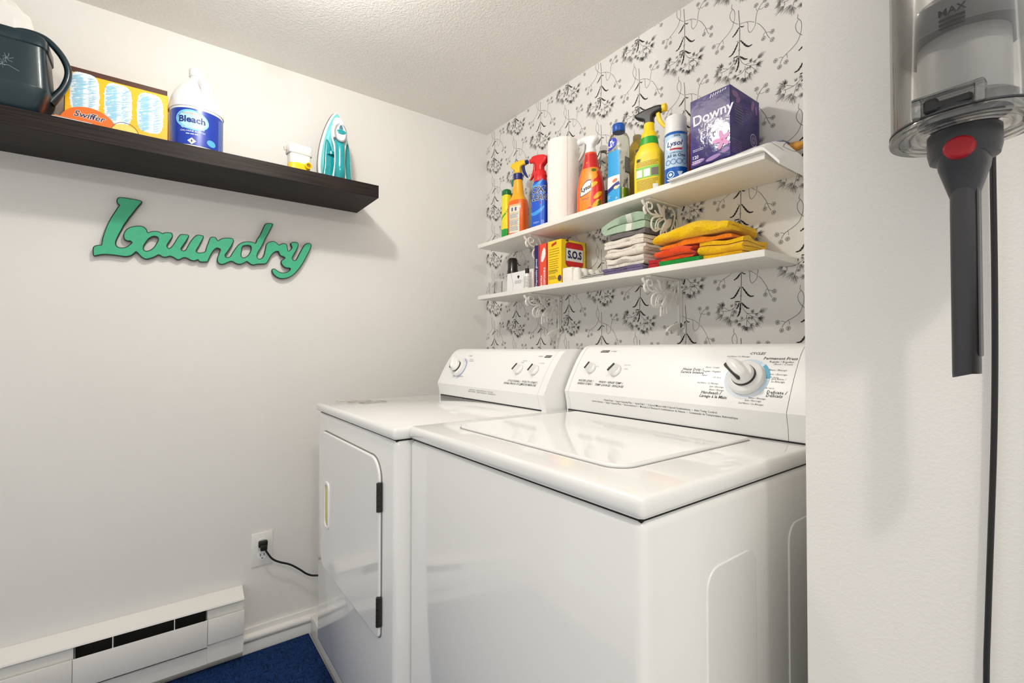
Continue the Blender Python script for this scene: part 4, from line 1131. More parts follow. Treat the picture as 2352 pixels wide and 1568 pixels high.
# purple softener box
t = thing('softener_box', 'purple box of dryer sheets with pink flower on the upper shelf', 'box', (1.378, -.105, UZ + .0215))
bx0, bx1, by0, by1, bh = -.059, .059, -.080, .080, .1915
VI = mat('purple_film', (50, 36, 112), .6, var=.3, nscale=22, bump=.16, bscale=34, coat=.5, spec=.2)
obj('box_body', box(bx0, bx1, by0, by1, 0, bh, .0015, 1), VI, t)
fr = lambda me, off=.0006: lay(me, (0, by0, 0), (1, 0, 0), (0, 0, 1), off)
sd = lambda me, off=.0006: lay(me, (bx1, 0, 0), (0, 1, 0), (0, 0, 1), off)
lt = flat((236, 234, 246))
obj('lettering', fr(d_shift(text_mesh('Downy', .040, 'CENTER', .02), .008, .130, .04)), lt, t)
obj('lettering', fr(d_shift(text_mesh('CALME', .0165, 'CENTER', .01), .002, .078, .04)), lt, t)
obj('lettering', fr(joinm(d_shift(text_mesh('120', .013, 'CENTER', .02), -.043, .026), text_lines(-.052, -.02, .016, .005, 2, .0018, 51), text_lines(-.03, .012, .098, .005, 2, .0018, 52), text_lines(-.05, -.012, .048, .004, 2, .0014, 53))), lt, t)
PKF = flat((222, 150, 204)); PKD = flat((206, 120, 178))
for k, (a, l, w) in enumerate([(1.85, .0135, .0062), (.55, .0120, .0062), (-.7, .0120, .0062), (-1.95, .0125, .0062), (3.1, .0145, .0062)]):
    obj('flower_petal', fr(d_ell(.0365 + math.cos(a) * l * .95, .050 + math.sin(a) * l * 1.1, l, w, 20, 1, a), .0007 + .0002 * k), PKF, t)
obj('flower_centre', fr(d_ell(.0365, .050, .002, .003), .0018), flat((240, 90, 110)), t)
for k, (x, z, r) in enumerate([(-.035, .012, .02), (.01, .01, .022), (.045, .02, .012)]):
    obj('flower_petal', fr(d_ell(x, z, r, .006, 18, 1, .15), .0005), flat((150, 110, 178)), t)
for k in range(7):
    obj('tuck_mark', fr(d_line([(.002 + .007 * k, .1765 + .001 * k), (.006 + .007 * k, .186)], .0022)), lt, t)
obj('side_print', sd(joinm(text_lines(-.058, -.008, .145, .0075, 7, .0022, 54), text_lines(-.075, -.02, .048, .005, 8, .0014, 55), text_lines(.0, .02, .15, .007, 4, .0018, 56))), flat((120, 110, 146)), t)
obj('side_emblem', sd(joinm(d_ring(.044, .072, .0155, .0185), *[d_ring(.044, .072, .004 + .003 * k, .0052 + .003 * k) for k in range(3)])), flat((176, 166, 200)), t)
for k, (y, z, r) in enumerate([(-.055, .172, .018), (-.04, .160, .014), (.04, .168, .016), (.06, .160, .013)]):
    obj('flower_petal', sd(d_ell(y, z, r, r * .5, 18, 1, .6 * k), .0005), flat((128, 86, 146)), t)

# ------------------------------------------------------------------ soft things
def slab(x0, x1, y0, y1, nx, ny, zb, zt, seed=0):
    """closed soft slab: zb/zt give bottom and top heights at (x, y)"""
    v, f = [], []
    for top in (0, 1):
        for j in range(ny + 1):
            for i in range(nx + 1):
                x, y = x0 + (x1 - x0) * i / nx, y0 + (y1 - y0) * j / ny
                v.append((x, y, (zt if top else zb)(x, y)))
    N = (nx + 1) * (ny + 1)
    for j in range(ny):
        for i in range(nx):
            a = j * (nx + 1) + i
            f.append([a, a + nx + 1, a + nx + 2, a + 1])
            f.append([N + a, N + a + 1, N + a + nx + 2, N + a + nx + 1])
    ring = [i for i in range(nx + 1)] + [j * (nx + 1) + nx for j in range(1, ny + 1)] + [ny * (nx + 1) + i for i in range(nx - 1, -1, -1)] + [j * (nx + 1) for j in range(ny - 1, 0, -1)]
    for a, b in zip(ring, ring[1:] + ring[:1]):
        f.append([a, b, N + b, N + a])
    return mesh(v, f, 60)

def cloth_mesh(x0, x1, y0, y1, z0, h, layers, seed=0, amp=.004, ragged=.008, sag=0.0, ny=14, start=0, front=False):
    if front:   # folds face the room: build turned a quarter, then turn back
        me = cloth_mesh(y0, y1, x0, x1, z0, h, layers, seed, amp, ragged, 0.0, ny + 8, start)
        for v in me.vertices:
            x, y = v.co.y, v.co.x
            hgt = max(0.0, (v.co.z - z0) / h)
            v.co.x, v.co.y = x, y
            v.co.z -= sag * ((x - (x0 + x1) / 2) / ((x1 - x0) / 2)) ** 2 * hgt
            v.co.z = max(z0 + .0005, v.co.z + .35 * amp * hgt * math.sin(x * 55 + seed))
        me.flip_normals()
        return me
    """one cloth folded to and fro: zigzag ribbon in x-z, swept along y, a little uneven"""
    rnd = random.Random(seed)
    pitch = h / layers
    t = pitch * .43
    path = []
    xs = []
    for k in range(layers):
        a, b = (x0 + ragged * rnd.random(), x1 - ragged * rnd.random())
        xs.append((a, b))
    m = 12
    for k in range(layers):
        a, b = xs[k]
        z = z0 + pitch * (k + .5)
        rev = (k + start) % 2
        A, B = (b, a) if rev else (a, b)
        row = [(A + (B - A) * i / m, z) for i in range(m + 1)]
        path += row
        if k < layers - 1:
            cx = B
            sgn = -1 if rev else 1
            for q in (1, 2, 3):
                an = -math.pi / 2 + math.pi * q / 4
                path.append((cx + sgn * math.cos(an) * pitch * .5, z + pitch * .5 + math.sin(an) * pitch * .5))
    n = len(path)
    up, dn = [], []
    for i, p in enumerate(path):
        q0, q1 = path[max(i - 1, 0)], path[min(i + 1, n - 1)]
        d = Vector((q1[0] - q0[0], q1[1] - q0[1]))
        if d.length < 1e-9:
            d = Vector((1, 0))
        d.normalize()
        nn = Vector((-d.y, d.x)) * t
        up.append((p[0] + nn.x, p[1] + nn.y)); dn.append((p[0] - nn.x, p[1] - nn.y))
    end = path[-1]; beg = path[0]
    out = up + dn[::-1]
    k = len(out)
    v, f = [], []
    for j in range(ny + 1):
        fy = j / ny
        y = y0 + (y1 - y0) * fy
        ed = 0.0
        for (x, z) in out:
            nx_ = noise.noise(Vector((x * 26 + seed, y * 24, z * 30 + seed)))
            nz_ = noise.noise(Vector((x * 18 + 7 + seed * 3, y * 20, z * 12)))
            ny_ = noise.noise(Vector((x * 14 + 3, seed * 1.7, z * 90)))
            hgt = (z - z0) / h
            s = sag * (((x - (x0 + x1) / 2) / ((x1 - x0) / 2)) ** 2) * hgt
            v.append((x + amp * .8 * nx_ + amp * .9 * noise.noise(Vector((seed + z * 160, y * 22, 5.0))), y + amp * 1.6 * ny_ * (1 - abs(2 * fy - 1) * 0.0), max(z0 + .0006, z + amp * nz_ * (.2 + hgt) - s)))
    for j in range(ny):
        for i in range(k):
            i2 = (i + 1) % k
            f.append([j * k + i, j * k + i2, (j + 1) * k + i2, (j + 1) * k + i])
    # end caps as strips between the two sides of the ribbon
    for j, flip in ((0, False), (ny, True)):
        for i in range(n - 1):
            a, b, c, d = j * k + i, j * k + i + 1, j * k + (2 * n - 2 - i), j * k + (2 * n - 1 - i)
            f.append([a, b, c, d] if flip else [d, c, b, a])
    return mesh(v, f, 70)

def fabric(name, rgb, bump=.6, bscale=330):
    m = mat('cloth_' + name, rgb, .95, var=.10, nscale=160, bump=bump, bscale=bscale, spec=.1)
    m.node_tree.nodes['Principled BSDF'].inputs['Sheen Weight'].default_value = .25
    return m

def cloth(label, rgbname, rgb, *a, group=None, bump=.6, bscale=330, **k):
    z0 = a[4]
    me = cloth_mesh(*a, **k)
    c = ((a[0] + a[1]) / 2, (a[2] + a[3]) / 2, z0)
    me.transform(Matrix.Translation((-c[0], -c[1], -c[2])))
    return tag(obj('folded_cloth', me, fabric(rgbname, rgb, bump, bscale), loc=c), label, 'cloth', group)

G1, G2 = 'folded towels on the lower shelf', 'folded cleaning cloths on the lower shelf'
cloth('purple chenille cloth folded flat at the bottom of the towel stack', 'purple', (108, 96, 132), .985, 1.15, -.186, -.03, LZ + .0008, .020, 2, seed=4, amp=.004, front=True, group=G1, bump=1.0, bscale=260)
cloth('white terry cloth, lowest of the white ones in the towel stack', 'terry', (236, 228, 216), 1.0, 1.150, -.178, -.02, LZ + .0215, .032, 3, seed=11, amp=.006, front=True, group=G1, bump=1.0, bscale=240)
cloth('white terry cloth, middle one of the towel stack', 'terry', (236, 228, 216), .990, 1.148, -.176, -.02, LZ + .0565, .030, 3, seed=15, amp=.006, front=True, group=G1, bump=1.0, bscale=240, start=1)
cloth('white terry cloth just under the grey one in the towel stack', 'terry', (236, 228, 216), .985, 1.146, -.174, -.02, LZ + .0895, .027, 2, seed=21, amp=.006, front=True, group=G1, bump=1.0, bscale=240)
cloth('dark grey cloth under the green striped towel', 'grey', (112, 106, 106), 1.00, 1.146, -.170, -.02, LZ + .1195, .016, 1, seed=25, amp=.006, front=True, group=G1)
gt = cloth('pale green towel with white stripe on top of the towel stack', 'sage', (176, 196, 172), .992, 1.150, -.168, -.02, LZ + .136, .060, 2, seed=31, amp=.008, group=G1, sag=.012, start=1, ny=18)
cloth('black and white striped dish cloth at the left end of the towels', 'stripe', (206, 202, 196), .885, .995, -.188, -.06, LZ + .0008, .011, 2, seed=35, amp=.002, group=G1)
m = _mats['cloth_stripe']
_nt = m.node_tree
_w = _nt.nodes.new('ShaderNodeTexWave'); _w.inputs['Scale'].default_value = 28; _w.inputs['Distortion'].default_value = 1.2
_w.bands_direction = 'Z'
_tcn = _nt.nodes.new('ShaderNodeTexCoord'); _nt.links.new(_tcn.outputs['Object'], _w.inputs['Vector'])
_w.inputs['Scale'].default_value = 60
_rp = _nt.nodes.new('ShaderNodeValToRGB'); _rp.color_ramp.elements[0].position = .42; _rp.color_ramp.elements[1].position = .5
_rp.color_ramp.elements[0].color = (.02, .02, .025, 1); _rp.color_ramp.elements[1].color = (.62, .6, .56, 1)
_nt.links.new(_w.outputs['Fac'], _rp.inputs['Fac']); _nt.links.new(_rp.outputs['Color'], _nt.nodes['Principled BSDF'].inputs['Base Color'])
# white stripe of the green towel
m = _mats['cloth_sage']
_nt = m.node_tree
_tcn = _nt.nodes.new('ShaderNodeTexCoord'); _sx = _nt.nodes.new('ShaderNodeSeparateXYZ'); _nt.links.new(_tcn.outputs['Object'], _sx.inputs[0])
_rp = _nt.nodes.new('ShaderNodeValToRGB'); _rp.color_ramp.interpolation = 'CONSTANT'
_mp = _nt.nodes.new('ShaderNodeMapRange'); _mp.inputs[1].default_value = -.08; _mp.inputs[2].default_value = .08
_nt.links.new(_sx.outputs[0], _mp.inputs[0]); _nt.links.new(_mp.outputs[0], _rp.inputs['Fac'])
E0 = _rp.color_ramp.elements
E0[0].position = 0; E0[0].color = (lin(166), lin(190), lin(164), 1)
E0[1].position = .52; E0[1].color = (lin(226), lin(228), lin(218), 1)
e = E0.new(.66); e.color = (lin(166), lin(190), lin(164), 1)
_nt.links.new(_rp.outputs['Color'], _nt.nodes['Principled BSDF'].inputs['Base Color'])

cloth('red cloth squeezed between the towel stack and the coloured cloths', 'red', (176, 30, 38), 1.170, 1.205, -.18, -.04, LZ + .0008, .026, 2, seed=41, amp=.004, group=G2)
cloth('green microfibre cloth at the bottom of the coloured stack', 'green', (26, 142, 58), 1.21, 1.35, -.184, -.03, LZ + .0008, .014, 1, seed=45, amp=.003, group=G2)
cloth('orange-red microfibre cloth folded in the middle of the coloured stack', 'vermilion', (232, 76, 28), 1.200, 1.325, -.178, -.02, LZ + .0155, .036, 3, seed=51, amp=.007, front=True, group=G2)
cloth('orange microfibre cloth under the top yellow one', 'orange', (244, 132, 24), 1.205, 1.430, -.172, -.02, LZ + .0522, .018, 1, seed=55, amp=.006, front=True, group=G2, sag=.012)
cloth('yellow microfibre cloth on top of the coloured stack', 'yellow', (248, 200, 22), 1.195, 1.432, -.172, -.02, LZ + .071, .050, 2, seed=61, amp=.011, front=True, group=G2, sag=.030, start=1, ny=18)
cloth('yellow microfibre cloth folded thick at the right end of the coloured stack', 'yellow2', (246, 194, 26), 1.332, 1.455, -.168, -.03, LZ + .0008, .050, 4, seed=65, amp=.006, front=True, group=G2)

# ------------------------------------------------------------------ lower shelf, left part
for k, (x, y) in enumerate([(.226, -.12), (.285, -.12)]):
    tag(obj('plastic_cup', lathe([(.0135, 0), (.014, .002), (.0165, .066), (.0172, .067), (.016, .066), (.0132, .003)], 24, cap=True), clear_mat('cup_clear', (252, 252, 251), .3, milky=True), loc=(x, y, LZ + .0006)),
        ['small clear plastic cup at the very left end of the lower shelf', 'small clear plastic cup next to the white box'][k], 'cup', 'clear plastic cups')
t = thing('black_bottle', 'black bottle with green lettering behind the white box', 'bottle', (.311, -.06, LZ + .0006))
L = Loft([(0, .0245, .0245, 2), (.003, .0258, .0258, 2), (.118, .0258, .0258, 2), (.124, .0235, .0235, 2), (.168, .0235, .0235, 2), (.177, .018, .018, 2)], 32)
obj('bottle_body', L.mesh(), pl('black_gloss', (20, 14, 13), coat=.4), t)
obj('lettering', L.wrap(d_shift(text_mesh('argan', .016, 'CENTER', .02), 0, 0), -70, .098), flat((90, 190, 60)), t)
t = thing('white_box', 'white cardboard box with small heart on the lower shelf', 'box', (.48, -.12, LZ + .0004))
obj('box_body', box(-.092, .092, -.03, .03, 0, .0855, .001, 1), mat('white_card', (240, 240, 240), .5, var=.01), t)
fw = lambda me, off=.0005: lay(me, (0, -.03, 0), (1, 0, 0), (0, 0, 1), off)
obj('heart', fw(joinm(d_ell(-.011, .064, .0045, .005, 16, 1, .4), d_ell(-.005, .064, .0045, .005, 16, 1, -.4), d_poly([(-.0145, .0625), (-.0015, .0625), (-.008, .053)]))), flat((28, 28, 34)), t)
obj('fine_print', fw(text_lines(-.035, .022, .046, .005, 3, .0018, 71)), flat((140, 140, 144)), t)
obj('crease', fw(joinm(d_line([(-.062, .084), (-.050, .046), (-.044, .032), (-.052, .004)], .0012))), flat((126, 126, 128)), t)
obj('lettering', fw(d_shift(text_mesh('DrLe', .018, 'CENTER', .01), .048, .014)), flat((40, 40, 44)), t)
t = thing('small_bottle', 'small white bottle with rows of fine print in front of the white box', 'bottle', (.560, -.172, LZ + .0006))
L = Loft([(0, .0125, .0125, 2), (.002, .0135, .0135, 2), (.052, .0135, .0135, 2), (.062, .008, .008, 2), (.066, .0075, .0075, 2)], 24)
obj('bottle_body', L.mesh(), pl('white', (236, 235, 230)), t)
obj('fine_print', L.wrap(text_lines(-.016, .016, .048, .005, 9, .0016, 72), -60, 0), flat((90, 90, 96)), t)
obj('cap', lathe([(.0085, .064), (.009, .066), (.009, .083), (.007, .085)], 18), pl('black_gloss', (20, 14, 13)), t)

t = thing('glove_box', 'red and navy box of disposable gloves beside the yellow box', 'box', (.623, -.105, LZ + .0004))
obj('box_body', box(-.0385, .040, -.047, .06, 0, .1765, .001, 1), mat('glove_red', (238, 78, 48), .4, var=.03), t)
fw = lambda me, off=.0005: lay(me, (0, -.047, 0), (1, 0, 0), (0, 0, 1), off)
obj('side_stripe', fw(d_rect(-.0385, -.015, 0, .1765)), flat((34, 30, 92)), t)
obj('side_stripe', fw(d_rect(-.015, -.006, 0, .1765)), flat((150, 50, 90)), t)
obj('side_stripe', fw(d_rect(.036, .040, 0, .1765)), flat((96, 34, 60)), t)
obj('lettering', fw(joinm(d_shift(text_mesh('Disposable gloves', .016, 'LEFT', .01), -.027, .006, math.pi / 2), d_shift(text_mesh('EXTRA', .014, 'LEFT', .02), .006, .006, math.pi / 2), d_shift(text_mesh('DISPOSABLE', .0135, 'LEFT', .02), .024, .006, math.pi / 2)), .0009), flat((240, 238, 240)), t)
hand = [(.004, .106), (.012, .102), (.020, .110), (.027, .120), (.031, .134), (.030, .150), (.024, .160), (.018, .157), (.012, .150), (.007, .136), (.003, .120)]
obj('hand_shape', fw(d_poly(hand), .0009), flat((244, 240, 240)), t)

t = thing('soap_pad_box', 'yellow box of soap pads with red and white S.O.S emblem', 'box', (.7255, -.102, LZ + .0004))
obj('box_body', box(-.0385, .0385, -.068, .068, 0, .1715, .001, 1), mat('sos_yellow', (246, 206, 22), .4, var=.02), t)
fw = lambda me, off=.0005: lay(me, (0, -.068, 0), (1, 0, 0), (0, 0, 1), off)
sd = lambda me, off=.0005: lay(me, (.0385, 0, 0), (0, 1, 0), (0, 0, 1), off)
obj('fine_print', fw(joinm(text_lines(-.03, .034, .138, .0095, 4, .0017, 81), text_lines(-.03, .028, .098, .0085, 6, .0017, 82), text_lines(-.034, .03, .056, .004, 4, .0014, 83, .5), text_lines(-.034, .03, .034, .004, 4, .0014, 84, .5))), flat((74, 66, 34)), t)
obj('small_emblem', fw(joinm(d_poly([(-.016, .148), (.012, .156), (.012, .166), (-.016, .159)]))), flat((196, 50, 40)), t)
obj('small_emblem', fw(d_ell(.030, .022, .010, .012), .0007), flat((74, 54, 90)), t)
em = obj('emblem', sd(mesh([(a, b, 0) for a, b in rrect(-.045, .050, .068, .163, .016)], [list(range(28))]), .0005), flat((52, 44, 60)), t)
obj('emblem_ground', sd(mesh([(a, b, 0) for a, b in rrect(-.043, .048, .070, .161, .015)], [list(range(28))]), .0008), flat((240, 238, 234)), em)
obj('emblem_band', sd(mesh([(a, b, 0) for a, b in rrect(-.043, .048, .139, .161, .012, 5, [.014, .014, 0.0001, 0.0001])], [list(range(24))]), .0011), flat((214, 34, 34)), em)
obj('emblem_band', sd(mesh([(a, b, 0) for a, b in rrect(-.043, .048, .070, .090, .012, 5, [.0001, .0001, .014, .014])], [list(range(24))]), .0011), flat((214, 34, 34)), em)
obj('lettering', sd(d_shift(text_mesh('S.O.S', .040, 'CENTER', .045, 0, 0, .86), .003, .1145), .0013), flat((22, 34, 84)), em)
obj('side_print', sd(joinm(d_ell(-.036, .168, .008, .003), text_lines(.03, .06, .058, .005, 2, .002, 85), d_rect(.0635, .0665, .002, .170))), flat((64, 40, 34)), t)

t = thing('foam_tray', 'white scalloped foam tray in front of the yellow soap pad box', 'tray', (.812, -.105, LZ + .0006))
FO = mat('foam_white', (240, 234, 226), .7, var=.02, bump=.08, bscale=120)
obj('tray_body', box(-.030, .020, -.075, .07, 0, .054, .003, 2), FO, t)
for k in range(4):
    y = -.052 + .036 * k
    obj('scallop', Loft([(0, .020, .017, 2.4), (.03, .018, .016, 2.3), (.046, .013, .012, 2), (.052, .006, .006, 2)], 20).mesh(), FO, t, loc=(.026, y, 0))

# ------------------------------------------------------------------ upper shelf, right end
def bag_drop(x):
    return max(0.0, x - UX1 - .002) * 1.25
def bag_t(x, y):
    a = min(1.0, max(0.0, (x - 1.255) / .09))
    e = min(1.0, (y + .204) / .02, (-.016 - y) / .02)
    h = min(1.0, max(0.0, (x - 1.437) / .05)); g = max(0.0, 1 - abs((y + .085) / .10)) ** .7
    return .0025 + .016 * a * a * (3 - 2 * a) * (.35 + .65 * max(0, e)) + .034 * h * h * (3 - 2 * h) * g + .0022 * noise.noise(Vector((x * 40, y * 34, 2)))
zb = lambda x, y: UZ + .0006 - bag_drop(x)
t = thing('mailing_bag', 'flat white plastic bag under the purple box, hanging over the shelf end', 'bag', (1.40, -.11, UZ))
me = slab(1.255, 1.567, -.204, -.016, 44, 18, zb, lambda x, y: zb(x, y) + bag_t(x, y))
wobj('bag_body', me, mat('bag_white', (236, 236, 236), .4, var=.03, nscale=30, bump=.12, bscale=50), t)
def onbag(pts, w):
    me = d_line([(v.x, v.y) for v in smooth_path([(a, b, 0) for a, b in pts], 5)], w)
    for v in me.vertices:
        x, y = v.co.x, v.co.y
        v.co = (x, y, zb(x, y) + bag_t(x, y) + .0007)
    return me
wobj('printed_line', joinm(onbag([(1.50, -.19), (1.53, -.165), (1.555, -.15)], .0012), onbag([(1.545, -.13), (1.56, -.10), (1.55, -.06), (1.535, -.05)], .0012), onbag([(1.545, -.13), (1.535, -.09), (1.535, -.05)], .0012)), flat((92, 92, 96)), t)

def packet(name, label, c, size, rot, m, seed, cat='packet'):
    def h(x, y):
        ex = max(0, 1 - abs(x / (size[0] / 2)) ** 2.5); ey = max(0, 1 - abs(y / (size[1] / 2)) ** 2.5)
        return size[2] * .5 * (ex * ey) ** .5 * (1 + .35 * noise.noise(Vector((x * 60 + seed, y * 60, seed))))
    me = slab(-size[0] / 2, size[0] / 2, -size[1] / 2, size[1] / 2, 18, 14, lambda x, y: size[2] * .5 - h(x, y) * .99 - .0003, lambda x, y: size[2] * .5 + h(x, y) + .0003)
    return tag(obj(name, me, m, loc=c, rotz=rot), label, cat)
pk = packet('snack_packet', 'crumpled orange and brown packet at the right end of the upper shelf', (1.533, -.034, UZ + .040), (.046, .032, .022), .3, mat('packet_orange', (186, 128, 44), .3, var=.75, nscale=40, coat=.4), 3)
packet('snack_packet', 'dark blue grey packet lying behind the purple box', (1.484, -.052, UZ + .049), (.085, .05, .020), -.12, mat('packet_blue', (84, 104, 124), .35, var=.3, nscale=40, coat=.3), 5)

# ------------------------------------------------------------------ things on the floating shelf
TEAL = mat('dark_teal_plastic', (14, 38, 46), .32, var=.12, nscale=30, bump=.05, bscale=60, coat=.15)
t = thing('watering_can', 'dark teal watering can with arched handle at the left end of the floating shelf', 'watering can', (.172, -1.761, FZ + .0004))
L = Loft([(0, .058, .088, 7), (.004, .062, .092, 7), (.072, .078, .112, 7), (.076, .0785, .1125, 7), (.188, .070, .104, 7), (.195, .071, .105, 7), (.221, .070, .104, 7), (.224, .067, .100, 7)], 96)
obj('can_body', L.mesh(), TEAL, t)
obj('rim_band', Loft([(.192, .0715, .1055, 7), (.195, .0738, .1078, 7), (.218, .0728, .1068, 7), (.2255, .068, .102, 7)], 96).mesh(), TEAL, t)
obj('handle', tube([(0, .0, .222), (0, .026, .2425), (0, .055, .2545), (0, .094, .250), (0, .1245, .221), (0, .142, .185), (0, .144, .153), (0, .132, .112), (0, .106, .066)], [.012, .0095, .009, .009, .009, .009, .009, .0095, .013], 10, 5, flatn=(1, 0, 0), flat_k=1.3), TEAL, t)
obj('spout', tube([(0, -.10, .06), (0, -.16, .10), (0, -.22, .17), (0, -.26, .22)], [.022, .016, .012, .011], 14, 5), TEAL, t)
rr = random.Random(5)
ms = []
for (cy, cz, a0) in ((-.035, .15, .6), (.015, .118, .2), (-.03, .11, -.3), (.03, .135, .9)):
    for k in range(7):
        a = a0 + k * .9
        ms.append(d_line([(cy, cz), (cy + .008 * math.cos(a), cz + .008 * math.sin(a)), (cy + .015 * math.cos(a + .3), cz + .015 * math.sin(a + .3))], .0011))
ms.append(d_line([(-.045, .07), (-.02, .10), (.0, .112), (.035, .115), (.055, .105)], .0012))
ms.append(d_line([(-.02, .10), (-.03, .13), (-.035, .15)], .0012))
me = joinm(*ms)
me = L.wrap(me, 0, 0, .0006, .13)
obj('flower_relief', me, mat('scratch_grey', (120, 134, 140), .5), t)

def crumple(cx, cy, cz, rx, ry, rz, seed, amp=.3, sub=4):
    bm = bmesh.new()
    bmesh.ops.create_icosphere(bm, subdivisions=sub, radius=1)
    for v in bm.verts:
        p = v.co
        n1 = noise.noise(p * 1.7 + Vector((seed, 0, 0))); n2 = 1 - 2 * abs(noise.noise(p * 3.1 + Vector((0, seed, 0))))
        s = 1 + amp * (n1 + .5 * n2)
        v.co = Vector((cx + p.x * rx * s, cy + p.y * ry * s, max(cz - rz * .92, cz + p.z * rz * s)))
    me = bpy.data.meshes.new('c'); bm.to_mesh(me); bm.free()
    return finish(me, 22)
wb = obj('white_plastic_bag', crumple(0, 0, .178, .030, .105, .20, 3.3), mat('thin_white_plastic', (240, 238, 234), .45, var=.02, bump=.1, bscale=40), loc=(.048, -1.815, FZ + .0006))
tag(wb, 'crumpled white plastic bag behind the watering can', 'bag')

t = thing('folded_leaflet', 'thin white folded leaflet lying in front of the duster box', 'leaflet', (.225, -1.585, FZ))
obj('sheet', box(-.028, .028, -.055, .03, .0005, .004, .0005, 1), mat('leaflet_white', (236, 234, 230), .6), t)
obj('sheet', box(-.026, .028, -.05, .03, .0045, .0075, .0005, 1), mat('leaflet_orange', (214, 110, 50), .6), t)

# duster box
t = thing('duster_box', 'yellow duster refill box with blue feather dusters pictured on it', 'box', (.1125, -1.5015, FZ + .0005))
obj('box_body', box(-.0325, .0325, -.1255, .1255, 0, .1885, .001, 1), mat('duster_yellow', (250, 190, 16), .3, var=.03, coat=.3), t)
obj('back_flap', box(.018, .026, -.1265, .1235, .15, .2075, .001, 1), mat('box_brown', (74, 34, 16), .5), t)
obj('back_flap', box(-.0335, .026, -.1275, -.1262, 0, .2, .0003, 1), mat('box_brown', (74, 34, 16), .5), t)
fw = lambda me, off=.0005: lay(me, (.0325, 0, 0), (0, 1, 0), (0, 0, 1), off)
rr = random.Random(12)
for k, (cy, cz) in enumerate(((-.0805, .128), (-.0015, .120), (.079, .116))):
    rx, rz, n = .0335, .064, 120
    pts = []
    for i in range(n):
        a = 2 * math.pi * i / n
        c, s_ = math.cos(a), math.sin(a)
        q = 1 + (.10 if i % 3 == 0 else 0.0) * rr.random()
        pts.append((rx * q * math.copysign(abs(c) ** .55, c), rz * (1 + (q - 1) * .4) * math.copysign(abs(s_) ** .55, s_)))
    me = mesh([(cy, cz, 0)] + [(cy + a, cz + b, 0) for a, b in pts], [[0, 1 + i, 1 + (i + 1) % n] for i in range(n)])
    d0 = obj('duster_picture', fw(me, .0005), flat((226, 237, 244)), t)
    st = []
    for q in range(60):
        z = cz - .058 + .112 * q / 60
        x0 = cy - .031 + rr.random() * .016
        st.append(d_line([(x0, z - .004), (x0 + .012 + .014 * rr.random(), z + .009 * rr.random())], [.0036, .0006]))
        for v in st[-1].vertices:
            v.co.z = q * 1e-5
        if q % 2:
            x1 = cy + .006 + rr.random() * .012
            st.append(d_line([(x1, z - .002), (x1 + .010 + .006 * rr.random(), z + .007 * rr.random())], [.002, .0005]))
            for v in st[-1].vertices:
                v.co.z = q * 1e-5 + 5e-6
    obj('feather_strokes', fw(joinm(*st), .0009), flat((150, 206, 232)), d0)
    obj('feather_band', fw(d_rect(cy - .012, cy - .004, cz - .054, cz + .05), .0007), flat((180, 218, 236)), d0)
    obj('feather_band', fw(d_rect(cy + .008, cy + .014, cz - .054, cz + .045), .0007), flat((204, 228, 240)), d0)
el = obj('brand_oval', fw(cut(d_ell(-.070, .030, .066, .058, 44, 1), (0, .001, 0), (0, -1, 0)), .0012), flat((238, 112, 18)), t)
obj('lettering_outline', fw(d_shift(text_mesh('Swiffer', .0255, 'CENTER', .05, .25), -.070, .061, -.03), .0015), flat((246, 242, 232)), el)
obj('lettering', fw(d_shift(text_mesh('Swiffer', .0255, 'CENTER', .012, .25), -.070, .061, -.03), .0018), flat((34, 28, 84)), el)
obj('printed_arc', fw(d_ring(.016, .032, .034, .0352, 10, 170), .0014), flat((110, 100, 70)), t)
obj('printed_arc', fw(d_ell(.016, .032, .033, .029, 30), .0013), flat((252, 214, 110)), t)

# bleach jug
t = thing('bleach_jug', 'white bleach jug with blue label on the floating shelf', 'jug', (.14, -1.296, FZ + .0004), math.radians(9))
JW = mat('jug_white', (240, 240, 240), .35, var=.01, coat=.2)
L = Loft([(0, .068, .068, 2.2), (.005, .075, .075, 2.2), (.012, .0768, .0768, 2.2), (.140, .0768, .0768, 2.2), (.146, .079, .079, 2.2), (.160, .078, .078, 2.2), (.190, .070, .073, 2.1, -.006), (.220, .055, .061, 2, -.013), (.245, .038, .046, 2, -.016), (.262, .026, .028, 2, -.012), (.276, .0195, .0195, 2, -.006), (.282, .0195, .0195, 2, -.004)], 48, 3)
obj('jug_body', L.mesh(), JW, t)
obj('handle', tube([(.000, .010, .270), (.020, .014, .260), (.036, .017, .240), (.048, .018, .214), (.056, .016, .188), (.060, .012, .163)], [.013, .0155, .016, .0165, .017, .018], 14, 5), JW, t)
obj('cap', lathe([(.0215, .279), (.0228, .281), (.0228, .302), (.0205, .306)], 32, (-.004, 0)), JW, t)
lb = obj('jug_label', L.wrap(d_rect(-.108, .108, .018, .138, 40, 2), -5, 0, .0006, .08), mat('label_royal', (24, 58, 168), .3, coat=.3), t)
obj('label_oval', L.wrap(d_ell(-.006, .100, .048, .033, 32, 3, -.12), -15, 0, .001, .08), flat((120, 200, 232)), lb)
obj('label_oval', L.wrap(d_ell(-.004, .100, .042, .027, 32, 3, -.12), -15, 0, .0013, .08), flat((176, 222, 240)), lb)
obj('lettering', L.wrap(d_shift(text_mesh('Bleach', .029, 'CENTER', .03), -.006, .100), -15, 0, .0017, .08), flat((20, 44, 120)), lb)
obj('lettering', L.wrap(joinm(d_shift(text_mesh('Concentrated', .0115, 'CENTER', .02), -.004, .0745), d_shift(text_mesh('CHLORINE BLEACH', .008, 'CENTER', .01), -.004, .062), text_lines(-.022, .022, .053, .006, 1, .003, 93)), -15, 0, .0017, .08), flat((214, 230, 240)), lb)
